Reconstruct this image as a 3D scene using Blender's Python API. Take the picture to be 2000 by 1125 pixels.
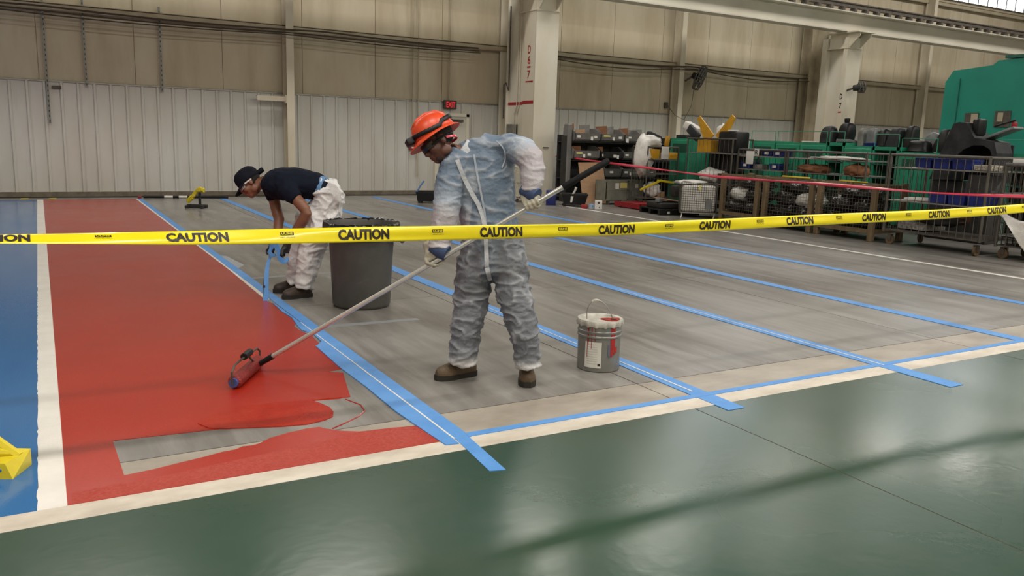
import bpy, bmesh, math, random
import numpy as np
from mathutils import Vector, Matrix, noise
random.seed(7)
for o in list(bpy.data.objects): bpy.data.objects.remove(o)
SC = bpy.context.scene
COL = SC.collection
# ------------------------------------------------------------------ camera
FPX = 1591.32
R_ = Vector((0.86779446, -0.49593957, 0.03125242))
U_ = Vector((0.06316546, 0.17247134, 0.98298716))
F_ = Vector((0.49289238, 0.85105674, -0.18099593))
CAM = Vector((0, 0, 1.5))
cd = bpy.data.cameras.new('camera'); cam = bpy.data.objects.new('camera', cd); COL.objects.link(cam)
cd.sensor_width = 36; cd.lens = FPX / 2000 * 36; cd.clip_end = 200
cam.matrix_world = Matrix(((R_.x, U_.x, -F_.x, CAM.x), (R_.y, U_.y, -F_.y, CAM.y), (R_.z, U_.z, -F_.z, CAM.z), (0, 0, 0, 1)))
SC.camera = cam
def at(x, y, d):            # measured photo point at a known distance -> metres
    return CAM + (F_ + R_ * ((x - 1000) / FPX) - U_ * ((y - 562.5) / FPX)) * d
# ------------------------------------------------------------------ world, light, exposure
wd = bpy.data.worlds.new('world'); SC.world = wd; wd.use_nodes = True
wd.node_tree.nodes['Background'].inputs[0].default_value = (0.75, 0.85, 1, 1)
wd.node_tree.nodes['Background'].inputs[1].default_value = 1.0
SC.view_settings.view_transform = 'Standard'; SC.view_settings.look = 'None'
SC.view_settings.gamma = 1; SC.view_settings.use_curve_mapping = False
SC.view_settings.exposure = 0.30
LAMP_W = {-4.5: 190.0, 2.2: 175.0, 15.6: 112.0}
LAMP_C = (1.0, 0.95, 0.86)
LAMP_H = 8.6
LAMP_ROWS = [(-4.5, [-4, 0.5, 5, 9.5, 14, 18.5, 23]), (2.2, [-4, 0.5, 5, 9.5, 14, 18.5, 23, 27.5]), (15.6, [-4, 0.5, 5, 9.5, 14, 18.5, 23, 27.5, 32])]
# ------------------------------------------------------------------ materials
MATS = {}
def srgb(h):
    c = [int(h[i:i + 2], 16) / 255 for i in (0, 2, 4)]
    return tuple(x / 12.92 if x <= .04045 else ((x + .055) / 1.055) ** 2.4 for x in c)
def mat(name, col, rough=.6, metal=0., col2=None, scale=8., stretch=(1, 1, 1), bump=0., bscale=60., lo=.35, hi=.65, spec=.5, coat=0., rvar=0., alpha=1., emit=None, es=0., trans=0., detail=5., coords='pos', attr=None, sss=0.):
    if name in MATS: return MATS[name]
    m = bpy.data.materials.new(name); m.use_nodes = True; MATS[name] = m
    nt = m.node_tree; b = nt.nodes['Principled BSDF']; L = nt.links.new
    if isinstance(col, str): col = srgb(col)
    if isinstance(col2, str): col2 = srgb(col2)
    b.inputs['Base Color'].default_value = (*col, 1); b.inputs['Roughness'].default_value = rough
    b.inputs['Metallic'].default_value = metal; b.inputs['Specular IOR Level'].default_value = spec
    b.inputs['Coat Weight'].default_value = coat; b.inputs['Coat Roughness'].default_value = .12
    b.inputs['Alpha'].default_value = alpha; b.inputs['Transmission Weight'].default_value = trans
    if emit: b.inputs['Emission Color'].default_value = (*emit, 1); b.inputs['Emission Strength'].default_value = es
    g = nt.nodes.new('ShaderNodeNewGeometry'); mp = nt.nodes.new('ShaderNodeMapping'); mp.inputs['Scale'].default_value = stretch
    if coords == 'obj':
        tc = nt.nodes.new('ShaderNodeTexCoord'); L(tc.outputs['Object'], mp.inputs['Vector'])
    else: L(g.outputs['Position'], mp.inputs['Vector'])
    n = nt.nodes.new('ShaderNodeTexNoise'); n.inputs['Scale'].default_value = scale; n.inputs['Detail'].default_value = detail; n.inputs['Roughness'].default_value = .6
    L(mp.outputs[0], n.inputs['Vector'])
    r = nt.nodes.new('ShaderNodeMapRange'); r.inputs[1].default_value = lo; r.inputs[2].default_value = hi; L(n.outputs['Fac'], r.inputs[0])
    src = None
    if attr:
        a = nt.nodes.new('ShaderNodeAttribute'); a.attribute_name = attr; L(a.outputs['Color'], b.inputs['Base Color']); src = a.outputs['Color']
    elif col2 is not None:
        mx = nt.nodes.new('ShaderNodeMix'); mx.data_type = 'RGBA'; mx.inputs[6].default_value = (*col, 1); mx.inputs[7].default_value = (*col2, 1)
        L(r.outputs[0], mx.inputs[0]); L(mx.outputs[2], b.inputs['Base Color']); src = mx.outputs[2]
    if rvar:
        r2 = nt.nodes.new('ShaderNodeMapRange'); r2.inputs[3].default_value = max(.02, rough - rvar); r2.inputs[4].default_value = rough + rvar
        n3 = nt.nodes.new('ShaderNodeTexNoise'); n3.inputs['Scale'].default_value = scale * .6; n3.inputs['Detail'].default_value = 1.5; L(mp.outputs[0], n3.inputs['Vector'])
        r2.inputs[1].default_value = .25; r2.inputs[2].default_value = .75; L(n3.outputs['Fac'], r2.inputs[0]); L(r2.outputs[0], b.inputs['Roughness'])
    if bump:
        n2 = nt.nodes.new('ShaderNodeTexNoise'); n2.inputs['Scale'].default_value = bscale; n2.inputs['Detail'].default_value = 4; L(mp.outputs[0], n2.inputs['Vector'])
        bp = nt.nodes.new('ShaderNodeBump'); bp.inputs['Strength'].default_value = bump; bp.inputs['Distance'].default_value = .02
        L(n2.outputs['Fac'], bp.inputs['Height']); L(bp.outputs[0], b.inputs['Normal'])
    m['src'] = src is not None
    return m
def layered(m, col3, scale, stretch, lo, hi, fac=1.):   # a second blotch layer on top of an existing base colour
    nt = m.node_tree; b = nt.nodes['Principled BSDF']; L = nt.links.new
    old = b.inputs['Base Color'].links[0].from_socket
    g = nt.nodes.new('ShaderNodeNewGeometry'); mp = nt.nodes.new('ShaderNodeMapping'); mp.inputs['Scale'].default_value = stretch; L(g.outputs['Position'], mp.inputs['Vector'])
    n = nt.nodes.new('ShaderNodeTexNoise'); n.inputs['Scale'].default_value = scale; n.inputs['Detail'].default_value = 6; n.inputs['Roughness'].default_value = .62; L(mp.outputs[0], n.inputs['Vector'])
    r = nt.nodes.new('ShaderNodeMapRange'); r.inputs[1].default_value = lo; r.inputs[2].default_value = hi; r.inputs[4].default_value = fac; L(n.outputs['Fac'], r.inputs[0])
    mx = nt.nodes.new('ShaderNodeMix'); mx.data_type = 'RGBA'; mx.inputs[7].default_value = (*(srgb(col3) if isinstance(col3, str) else col3), 1)
    L(r.outputs[0], mx.inputs[0]); L(old, mx.inputs[6]); L(mx.outputs[2], b.inputs['Base Color'])
    return m
conc = mat('concrete', (.165, .155, .145), .33, col2=(.28, .268, .255), scale=1.1, stretch=(1.6, .32, 1), rvar=.1, bump=.03, bscale=40)
layered(conc, (.095, .08, .068), 1.5, (1.1, .33, 1), .40, .80, .95)
layered(conc, (.36, .35, .335), 3.2, (2.4, .25, 1), .46, .85, .75)
concl = mat('concrete_light', (.29, .255, .215), .4, col2=(.40, .36, .31), scale=2.2, stretch=(.7, 1.2, 1), rvar=.08, bump=.03, bscale=40)
layered(concl, (.19, .155, .12), 2.4, (.8, 1.6, 1), .45, .85, .9)
joint_m = mat('joint_filler', (.035, .03, .027), .8)
redp = mat('red_floor_paint', (.37, .020, .009), .2, col2=(.43, .030, .014), scale=2, lo=.2, hi=.8, rvar=.04, spec=.4, bump=.12, bscale=210)
layered(redp, (.30, .012, .006), 90, (1, 1, 1), .4, .8, .6)
redwet = mat('wet_red_paint', (.37, .018, .009), .1, col2=(.42, .03, .016), scale=8, bump=.16, bscale=45)
redcoarse = mat('stippled_red_paint', (.37, .028, .016), .24, col2=(.47, .06, .04), scale=60, bump=.3, bscale=130)
bluep = mat('blue_floor_paint', (.016, .125, .35), .14, col2=(.024, .155, .40), scale=1.6, stretch=(2, .5, 1), lo=.2, hi=.8, rvar=.05, bump=.05, bscale=60)
whitep = mat('white_line_paint', (.80, .77, .73), .4, col2=(.72, .69, .645), scale=5, bump=.05)
whitedirty = mat('worn_white_line', (.68, .62, .54), .45, col2=(.50, .44, .37), scale=3.2, stretch=(1, 2, 1), bump=.05)
greenp = mat('green_floor_paint', (.024, .062, .042), .25, col2=(.036, .07, .052), scale=1.2, lo=.2, hi=.8, rvar=.07, bump=.035, bscale=18)
layered(greenp, (.075, .088, .07), 1.3, (1, 1, 1), .45, .95, .7)
tapeb = mat('blue_masking_tape', (.085, .27, .64), .5, col2=(.11, .31, .69), scale=6, bump=.1, bscale=90)
panel_m = mat('white_ribbed_steel', (.58, .575, .55), .42, col2=(.52, .50, .455), scale=1.1, stretch=(1, 1, .35), bump=.02)
layered(panel_m, (.36, .30, .215), 2.2, (2.5, 1, .3), .60, .84, .5)
upper_m = mat('stained_upper_wall', (.56, .50, .385), .65, col2=(.49, .42, .305), scale=.7, stretch=(1.5, 1, .5))
layered(upper_m, (.29, .225, .13), 1.1, (1.3, 1, .22), .46, .86, .85)
steel_cream = mat('cream_painted_steel', (.63, .575, .47), .5, col2=(.54, .48, .37), scale=1.5, stretch=(1, 1, .4))
layered(steel_cream, (.40, .33, .24), 3, (2, 2, .3), .63, .8, .5)
girt_m = mat('dusty_girt_column_shade', (.47, .415, .305), .6, col2=(.36, .30, .21), scale=2)
colw = mat('cream_column_paint', (.72, .685, .6), .45, col2=(.66, .60, .48), scale=1.2, stretch=(1, 1, .5))
layered(colw, (.52, .44, .33), 2, (2.5, 2.5, .25), .62, .82, .5)
beam_m = mat('crane_beam_paint', (.60, .575, .51), .38, col2=(.52, .49, .42), scale=1.4, stretch=(.4, 1, 1))
dust = mat('dark_dusty_steel', (.055, .045, .038), .7, col2=(.1, .085, .07), scale=12)
galv = mat('galvanised_steel', (.34, .33, .31), .45, metal=.7, col2=(.25, .24, .22), scale=12)
wire_m = mat('grey_wire', (.105, .097, .085), .5, metal=.2, col2=(.07, .062, .05), scale=10)
rustwire = mat('rusty_crate_wire', (.085, .07, .05), .6, col2=(.055, .043, .03), scale=14)
cable_m = mat('dark_cable', (.06, .046, .033), .8)
black = mat('black_plastic', (.006, .006, .007), .42, spec=.35, col2=(.011, .011, .012), scale=12)
blackbag = mat('black_plastic_bag', (.008, .008, .009), .16, col2=(.016, .016, .017), scale=6, bump=.7, bscale=14)
rubber = mat('black_rubber', (.015, .014, .014), .75, col2=(.025, .023, .02), scale=30)
canm = mat('grey_can_plastic', (.055, .053, .05), .5, col2=(.072, .069, .065), scale=6, bump=.05)
layered(canm, (.16, .15, .14), 7, (1, 1, 2), .62, .78, .4)
pailm = mat('grey_pail_steel', (.235, .235, .22), .34, metal=.35, col2=(.19, .19, .175), scale=7)
pailw = mat('white_paint_skin', (.58, .56, .51), .35, col2=(.36, .34, .30), scale=14)
pailr = mat('wet_red_drip', (.4, .018, .012), .2, col2=(.28, .012, .01), scale=20)
label_m = mat('white_paper_label', (.68, .67, .63), .55, col2=(.58, .57, .52), scale=20)
ink = mat('printed_ink', (.02, .012, .01), .5)
alum = mat('aluminium_pole', (.72, .72, .71), .32, metal=.75, col2=(.6, .6, .59), scale=10)
grip_m = mat('black_foam_grip', (.008, .008, .009), .75, spec=.2, col2=(.016, .016, .017), scale=40)
cautm = mat('yellow_caution_plastic', (.80, .66, .010), .24, col2=(.84, .72, .014), scale=4, coat=.3)
redtape = mat('red_barrier_plastic', (.58, .02, .05), .28, col2=(.68, .1, .15), scale=2.2)
hatm = mat('orange_hard_hat', (.72, .075, .018), .34, col2=(.62, .055, .015), scale=10)
skin1 = mat('dark_brown_skin', (.095, .036, .024), .45, col2=(.125, .05, .034), scale=14)
skin2 = mat('brown_skin', (.185, .075, .042), .48, col2=(.225, .095, .055), scale=12)
eyew = mat('eye_white', (.6, .57, .53), .3)
eyed = mat('eye_iris', (.02, .012, .008), .2)
hairm = mat('black_hair', (.008, .006, .005), .8, bump=.5, bscale=200)
suit_m = mat('thin_white_coverall', (.5, .5, .5), .62, attr='Col', bump=.25, bscale=55)
tyv = mat('white_coverall_fabric', (.72, .71, .72), .55, col2=(.64, .63, .645), scale=5, bump=.4, bscale=28)
navy = mat('navy_cotton', (.006, .008, .017), .9, spec=.15, col2=(.009, .012, .024), scale=9, bump=.15, bscale=50)
capm = mat('navy_cap_cloth', (.006, .007, .013), .85, spec=.15, col2=(.011, .012, .02), scale=14)
cuffb = mat('blue_knit_cuff', (.03, .055, .13), .8, col2=(.05, .08, .17), scale=60, stretch=(1, 1, 4))
glovem = mat('cream_work_glove', (.46, .43, .35), .75, col2=(.3, .28, .22), scale=18)
gloveb = mat('black_work_glove', (.014, .013, .015), .55, col2=(.03, .028, .032), scale=20)
bootm = mat('worn_brown_leather', (.062, .04, .022), .55, col2=(.125, .083, .045), scale=9, bump=.2)
bootd = mat('dark_brown_leather', (.032, .021, .015), .55, col2=(.052, .034, .024), scale=9)
solem = mat('dark_boot_sole', (.018, .015, .012), .7)
rollm = mat('red_soaked_roller', (.20, .014, .012), .35, col2=(.3, .025, .02), scale=30, bump=.5, bscale=120)
rollb = mat('blue_roller_core', (.05, .09, .3), .5)
yel = mat('yellow_plastic', (.70, .58, .02), .35, col2=(.62, .47, .02), scale=9)
yels = mat('amber_yellow_part', (.60, .32, .015), .45, col2=(.5, .25, .012), scale=6)
greencab = mat('green_cabinet_paint', (.03, .31, .185), .42, col2=(.024, .25, .145), scale=3)
greend = mat('green_mesh_dark', (.01, .075, .048), .6)
teal = mat('teal_machine_paint', (.013, .27, .205), .42, col2=(.012, .235, .175), scale=1.2)
bingrey = mat('dusty_grey_bin', (.17, .166, .158), .5, metal=.2, col2=(.24, .235, .225), scale=7)
rackd = mat('dark_rack_steel', (.022, .021, .022), .65, col2=(.036, .034, .033), scale=6)
ply = mat('plywood', (.42, .26, .15), .65, col2=(.36, .215, .12), scale=3, stretch=(1, 1, 6))
card = mat('brown_cardboard', (.25, .105, .045), .75, col2=(.18, .075, .035), scale=5)
woodpost = mat('grimy_wood_post', (.17, .12, .062), .7, col2=(.11, .075, .04), scale=5, stretch=(4, 4, .6))
redpal = mat('red_painted_steel', (.32, .012, .02), .45, col2=(.25, .012, .018), scale=5)
bluebin = mat('blue_plastic_bin', (.010, .022, .17), .4, col2=(.008, .017, .12), scale=8)
whitebag = mat('white_plastic_bag', (.78, .76, .73), .4, col2=(.66, .64, .61), scale=6, bump=.5, bscale=18)
paper = mat('white_paper', (.68, .66, .63), .6)
yelp = mat('yellow_paper', (.68, .60, .2), .6)
greyplate = mat('charcoal_plastic_shell', (.013, .014, .017), .5, spec=.35, col2=(.034, .036, .041), scale=4)
greylight = mat('light_grey_plastic', (.20, .205, .215), .42, col2=(.15, .155, .165), scale=5)
signr = mat('exit_sign_red', (.5, .01, .012), .5, emit=(1, .03, .04), es=.45)
signd = mat('exit_sign_face', (.10, .012, .012), .5)
redstrip = mat('red_stencil_paint', (.36, .015, .025), .5)
doorm = mat('white_door_paint', (.60, .585, .53), .45, col2=(.54, .52, .46), scale=2)
glassm = mat('day_window_pane', (.8, .85, .9), .3, emit=(.9, .95, 1), es=2.6)
lampg = mat('fluorescent_tube', (.9, .9, .9), .4, emit=LAMP_C, es=1.5)
ceilm = mat('ceiling_deck', (.10, .095, .085), .8, col2=(.075, .07, .062), scale=1)
specm = mat('clear_lens_plastic', (.75, .77, .8), .1, alpha=.35)
# ------------------------------------------------------------------ mesh helpers
def Tm(loc=(0, 0, 0), rz=0., rx=0., ry=0.):
    return Matrix.Translation(Vector(loc)) @ Matrix.Rotation(rz, 4, 'Z') @ Matrix.Rotation(rx, 4, 'X') @ Matrix.Rotation(ry, 4, 'Y')
def frame(o, x, y, z):
    x, y, z, o = Vector(x), Vector(y), Vector(z), Vector(o)
    return Matrix(((x.x, y.x, z.x, o.x), (x.y, y.y, z.y, o.y), (x.z, y.z, z.z, o.z), (0, 0, 0, 1)))
class MB:
    def __init__(s, M=None): s.v = []; s.f = []; s.M = M
    def add(s, vs, fs):
        k = len(s.v)
        s.v += [tuple(s.M @ Vector(p)) if s.M else tuple(p) for p in vs]
        s.f += [tuple(i + k for i in f) for f in fs]; return s
    def box(s, x0, x1, y0, y1, z0, z1):
        return s.add([(x0, y0, z0), (x1, y0, z0), (x1, y1, z0), (x0, y1, z0), (x0, y0, z1), (x1, y0, z1), (x1, y1, z1), (x0, y1, z1)],
                     [(3, 2, 1, 0), (4, 5, 6, 7), (0, 1, 5, 4), (1, 2, 6, 5), (2, 3, 7, 6), (3, 0, 4, 7)])
    def cbox(s, c, sz): return s.box(c[0] - sz[0] / 2, c[0] + sz[0] / 2, c[1] - sz[1] / 2, c[1] + sz[1] / 2, c[2] - sz[2] / 2, c[2] + sz[2] / 2)
    def bbox(s, x0, x1, y0, y1, z0, z1, r=.02, seg=2):   # bevelled box
        bm = bmesh.new(); bmesh.ops.create_cube(bm, size=1)
        for v in bm.verts: v.co = Vector(((x0 + x1) / 2 + v.co.x * (x1 - x0), (y0 + y1) / 2 + v.co.y * (y1 - y0), (z0 + z1) / 2 + v.co.z * (z1 - z0)))
        bmesh.ops.bevel(bm, geom=bm.edges[:], offset=r, segments=seg, affect='EDGES', profile=.5)
        return s.bm(bm)
    def bm(s, bm):
        bm.verts.ensure_lookup_table(); bm.verts.index_update()
        s.add([v.co[:] for v in bm.verts], [[v.index for v in f.verts] for f in bm.faces]); bm.free(); return s
    def ring(s, rings, closed=True, caps=True):
        n = len(rings[0]); vs = [p for r in rings for p in r]; fs = []
        for i in range(len(rings) - 1):
            for j in range(n if closed else n - 1):
                a, b = i * n + j, i * n + (j + 1) % n
                fs.append((a, b, b + n, a + n))
        if caps: fs.append(tuple(range(n - 1, -1, -1))); fs.append(tuple(range((len(rings) - 1) * n, len(rings) * n)))
        return s.add(vs, fs)
    def tube(s, pts, r, n=8, caps=True, closed=False):
        pts = [Vector(p) for p in pts]; rs = r if isinstance(r, (list, tuple)) else [r] * len(pts); rings = []; up = None
        m = len(pts)
        for i, p in enumerate(pts):
            if closed: t = pts[(i + 1) % m] - pts[i - 1]
            else: t = pts[min(i + 1, m - 1)] - pts[max(i - 1, 0)]
            t.normalize()
            if up is None: up = Vector((0, 0, 1)) if abs(t.z) < .9 else Vector((1, 0, 0))
            a = t.cross(up)
            if a.length < 1e-4: a = t.orthogonal()
            a.normalize(); up = a.cross(t); b = up
            rings.append([p + (a * math.cos(2 * math.pi * k / n) + b * math.sin(2 * math.pi * k / n)) * rs[i] for k in range(n)])
        if closed: rings.append(rings[0]); caps = False
        return s.ring(rings, True, caps)
    def bar(s, a, b, r=.01, n=4): return s.tube([a, b], r, n)
    def lathe(s, prof, n=32, c=(0, 0, 0), caps=True):
        return s.ring([[(c[0] + r * math.cos(2 * math.pi * k / n), c[1] + r * math.sin(2 * math.pi * k / n), c[2] + z) for k in range(n)] for r, z in prof], True, caps)
    def prism(s, poly, axis, a, b):   # poly of 2D points extruded along axis between a and b
        def P(p, t): return {'x': (t, p[0], p[1]), 'y': (p[0], t, p[1]), 'z': (p[0], p[1], t)}[axis]
        n = len(poly); return s.add([P(p, a) for p in poly] + [P(p, b) for p in poly], [tuple(range(n - 1, -1, -1)), tuple(range(n, 2 * n))] + [(i, (i + 1) % n, (i + 1) % n + n, i + n) for i in range(n)])
    def ell(s, c, rx, ry, rz, n=16, M=None):
        rings = []
        for i in range(1, n // 2):
            ph = math.pi * i / (n // 2); rings.append([(math.sin(ph) * math.cos(2 * math.pi * k / n), math.sin(ph) * math.sin(2 * math.pi * k / n), math.cos(ph)) for k in range(n)])
        vs = [(0, 0, 1)] + [p for r in rings for p in r] + [(0, 0, -1)]; m = len(rings); fs = [(0, 1 + j, 1 + (j + 1) % n) for j in range(n)]
        for i in range(m - 1):
            for j in range(n): a, b = 1 + i * n + j, 1 + i * n + (j + 1) % n; fs.append((a, a + n, b + n, b))
        e = len(vs) - 1; fs += [(e, 1 + (m - 1) * n + (j + 1) % n, 1 + (m - 1) * n + j) for j in range(n)]
        out = []
        for p in vs:
            q = Vector((p[0] * rx, p[1] * ry, p[2] * rz))
            q = (M @ q) if M else q
            out.append(Vector(c) + q)
        return s.add(out, fs)
    def build(s, name, m, parent=None, smooth=False, fix=True):
        off = parent.matrix_world_off if False else (parent['_o'] if parent is not None and '_o' in parent else (0, 0, 0))
        me = bpy.data.meshes.new(name); me.from_pydata([(p[0] - off[0], p[1] - off[1], p[2] - off[2]) for p in s.v], [], s.f)
        if fix:
            bm = bmesh.new(); bm.from_mesh(me); bmesh.ops.recalc_face_normals(bm, faces=bm.faces); bm.to_mesh(me); bm.free()
        me.materials.append(m)
        if smooth:
            me.polygons.foreach_set('use_smooth', [True] * len(me.polygons))
            if smooth != 'all': me.set_sharp_from_angle(angle=math.radians(40))
        o = bpy.data.objects.new(name, me); COL.objects.link(o)
        if parent is not None:
            o.parent = parent
            o['_o'] = tuple(off)
        return o
    def top(s, name, m, base, label, cat, group=None, smooth=False):   # a thing that is one mesh, origin at its base
        h = {'_o': tuple(base)}
        me_o = s.build(name, m, None, smooth)
        for v in me_o.data.vertices: v.co -= Vector(base)
        me_o.location = base; me_o['_o'] = tuple(base); tag(me_o, label, cat, group); return me_o
def tag(o, label, cat, group=None):
    o['label'] = label; o['category'] = cat
    if group: o['group'] = group
def thing(name, label, cat, loc, group=None):
    o = bpy.data.objects.new(name, None); COL.objects.link(o); o.location = loc; o.empty_display_size = .1
    o['_o'] = tuple(loc); tag(o, label, cat, group); return o
def struct(o): o['kind'] = 'structure'; return o
def copy_tree(o, loc, label=None, parent=None):
    c = o.copy(); COL.objects.link(c)
    if parent is not None: c.parent = parent
    else: c.location = loc; c['_o'] = tuple(loc)
    if label: c['label'] = label
    for ch in list(o.children): copy_tree(ch, None, None, c)
    return c
def text_mesh(body, size=1., bold=0., sx=1.):
    cu = bpy.data.curves.new('t', 'FONT'); cu.body = body; cu.size = size; cu.offset = bold; cu.align_x = 'CENTER'; cu.align_y = 'CENTER'; cu.resolution_u = 3
    o = bpy.data.objects.new('t', cu); COL.objects.link(o)
    dg = bpy.context.evaluated_depsgraph_get(); me = bpy.data.meshes.new_from_object(o.evaluated_get(dg))
    vs = np.array([v.co[:] for v in me.vertices]); fs = [tuple(p.vertices) for p in me.polygons]
    bpy.data.objects.remove(o); bpy.data.curves.remove(cu)
    lo, hi = vs.min(0), vs.max(0)
    vs -= (lo + hi) / 2; w, h = (hi - lo)[:2]
    return vs, fs, w, h
def text_on(body, m, parent, o, x, y, z, width, height, bold=0., name='lettering', thick=.004):   # lettering slab: x reading direction, y up, z out
    vs, fs, w, h = text_mesh(body, 1., bold)
    M = frame(o, x, y, z); mb = MB(M)
    n = len(vs); pts = [(p[0] / w * width, p[1] / h * height, thick) for p in vs]
    mb.add(pts, fs); ob = mb.build(name, m, parent, fix=False); return ob
def remesh(mb, voxel, it=4, fac=.5):
    me = bpy.data.meshes.new('tmp'); me.from_pydata(mb.v, [], mb.f)
    bm = bmesh.new(); bm.from_mesh(me); bmesh.ops.recalc_face_normals(bm, faces=bm.faces); bm.to_mesh(me); bm.free()
    o = bpy.data.objects.new('tmp', me); COL.objects.link(o)
    a = o.modifiers.new('r', 'REMESH'); a.mode = 'VOXEL'; a.voxel_size = voxel
    if it: b = o.modifiers.new('s', 'SMOOTH'); b.iterations = it; b.factor = fac
    dg = bpy.context.evaluated_depsgraph_get(); out = bpy.data.meshes.new_from_object(o.evaluated_get(dg))
    bpy.data.objects.remove(o); return out
def mesh_obj(me, name, m, parent, smooth=True):
    off = Vector(parent['_o']) if parent is not None else Vector()
    n = len(me.vertices); co = np.empty(n * 3); me.vertices.foreach_get('co', co); co = co.reshape(-1, 3) - np.array(off); me.vertices.foreach_set('co', co.ravel())
    me.materials.clear(); me.materials.append(m)
    me.polygons.foreach_set('use_smooth', [smooth] * len(me.polygons)); me.update()
    o = bpy.data.objects.new(name, me); COL.objects.link(o); o.parent = parent; o['_o'] = tuple(off); return o
def wrinkle(me, amp, scl, seed=0, ridge=True, mask=None):   # crease displacement along the normals; returns the heights
    hs = []
    for v in me.vertices:
        p = v.co; q = Vector((p.x * scl[0] + seed, p.y * scl[1], p.z * scl[2]))
        w = noise.noise_vector(q * .6) * .55
        n = noise.noise(q + w)
        n2 = noise.noise(q * 2.1 + w * 1.5 + Vector((5, 3, 1)))
        h = max(0, 1 - abs(n) * 3.2) ** 1.3 + .5 * max(0, 1 - abs(n2) * 3.2) ** 1.3 + .5 * noise.noise(q * .7) - .45
        hs.append(h)
    nor = [v.normal.copy() for v in me.vertices]
    for v, n, h in zip(me.vertices, nor, hs):
        v.co += n * (amp * h * (mask(v.co) if mask else 1))
    me.update(); return hs
FH = Vector((F_.x, F_.y, 0)).normalized()
def limb(mb, pts, k=1., n=16, dpx=None):
    """pts: (px, py, distance, half-width px, half-depth m); rings perpendicular to the limb"""
    C = [at(*p[:3]) for p in pts]; rings = []
    for i, p in enumerate(pts):
        t = (C[min(i + 1, len(C) - 1)] - C[max(i - 1, 0)]).normalized()
        a = t.cross(FH).normalized(); b = a.cross(t).normalized()
        ra = p[3] * p[2] / FPX * k; rb = p[4] * k
        rings.append([C[i] + a * (math.cos(2 * math.pi * j / n) * ra) + b * (math.sin(2 * math.pi * j / n) * rb) for j in range(n)])
    mb.ring(rings); return C
def blob(name, c, r, m, parent=None, seed=0, amp=.25, sc=3., n=3, top=None):
    bm = bmesh.new(); bmesh.ops.create_icosphere(bm, subdivisions=n, radius=1)
    for v in bm.verts:
        d = v.co.copy(); k = 1 + amp * noise.noise(d * sc + Vector((seed, seed * 2, 0))) + amp * .5 * (1 - abs(noise.noise(d * sc * 2 + Vector((0, seed, 0)))) * 3)
        v.co = Vector((c[0] + d.x * r[0] * k, c[1] + d.y * r[1] * k, c[2] + d.z * r[2] * k))
    mb = MB().bm(bm)
    if top: return mb.top(name, m, (c[0], c[1], c[2] - r[2]), *top, smooth='all')
    return mb.build(name, m, parent, 'all')
# ------------------------------------------------------------------ floor
YW = 19.5
XL, XR, YB = -7., 38., -7.
floor = struct(MB().box(XL, XR, YB, YW + .3, -.2, -.008).build('floor', joint_m))
SP = 3.05; G = .004
def slab(x0, x1, y0, y1, m):
    return MB().box(x0 + G, x1 - G, y0 + G, y1 - G, -.05, 0).build('concrete_slab', m, floor)
xs = [3.18 + SP * i for i in range(-4, 13)]; ys = [3.88 + SP * j for j in range(-4, 6)]
proto = {}
for i in range(len(xs) - 1):
    for j in range(len(ys) - 1):
        x0, x1, y0, y1 = xs[i], min(xs[i + 1], XR), ys[j], min(ys[j + 1], YW)
        light = y1 < 3.9
        key = (light, round(x1 - x0, 3), round(y1 - y0, 3))
        if key in proto:
            o = proto[key][0].copy(); COL.objects.link(o); o.location = (x0 - proto[key][1], y0 - proto[key][2], 0)
        else:
            proto[key] = (slab(x0, x1, y0, y1, concl if light else conc), x0, y0)
def layer(name, poly, m, z=.0015, parent=None):
    return MB().prism([p[:2] for p in poly], 'z', 0.0002, z).build(name, m, parent or floor)
# green aisle paint, split at the slab joints
gx = [XL] + [x for x in xs if x > 3] + [XR]
for a, b in zip(gx[:-1], gx[1:]):
    for y0, y1 in ((YB, .83), (.83, 3.352)):
        layer('green_paint', [(a + G, y0 + G), (b - G, y0 + G), (b - G, y1), (a + G, y1)], greenp)
# painted lines
layer('white_line', [(XL, 3.352), (10.6, 3.352), (10.6, 3.497), (XL, 3.497)], whitedirty, .0022)
random.seed(3)
def ragged(x, y0, y1, step, a):
    out = []; y = y0
    while y < y1: out.append((x + random.uniform(-a, a), y)); y += step * random.uniform(.6, 1.4)
    return out + [(x, y1)]
WL = [(.008, 18.72), (-.098, 18.74)]
layer('white_line', [(.008, 3.497)] + [(.008, 18.72), (-.098, 18.74)] + ragged(-.095, 3.497, 9., .05, .004)[::-1], whitep, .0030)
layer('blue_paint', [(XL, 3.497), (-.094, 3.497), (-.094, 18.74), (XL, 18.9)], bluep, .0018)
# red coat, with the strip the roller has not reached yet
red_main = [(.004, 18.72), (1.69, 18.78), (1.695, 12.), (1.7, 9.), (1.675, 7.30), (1.69, 7.2), (1.705, 6.8), (1.69, 6.6), (1.705, 6.37), (1.64, 6.2), (1.645, 6.05), (1.68, 5.85), (1.66, 5.6), (1.625, 5.5), (1.63, 5.42), (1.66, 5.38), (1.655, 4.98), (1.62, 4.93), (1.5, 4.90),
    (1.585, 4.84), (1.55, 4.7), (1.47, 4.36), (1.40, 4.352), (1.25, 4.38), (1.20, 4.36), (.95, 4.2), (.73, 4.13), (.22, 4.18), (.232, 3.72), (.35, 3.735), (.47, 3.765), (.58, 3.79), (.66, 3.815), (.72, 3.82), (.76, 3.845), (.80, 3.838), (.84, 3.85), (.90, 3.90), (1.0, 3.935), (1.10, 3.955), (1.165, 3.95), (1.19, 3.91), (1.25, 3.85), (1.33, 3.80),
    (1.48, 3.785), (1.56, 3.77), (1.63, 3.755), (1.665, 3.72), (1.68, 3.62), (1.68, 3.497), (.004, 3.497)]
layer('red_paint', red_main, redp, .0024)
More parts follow.
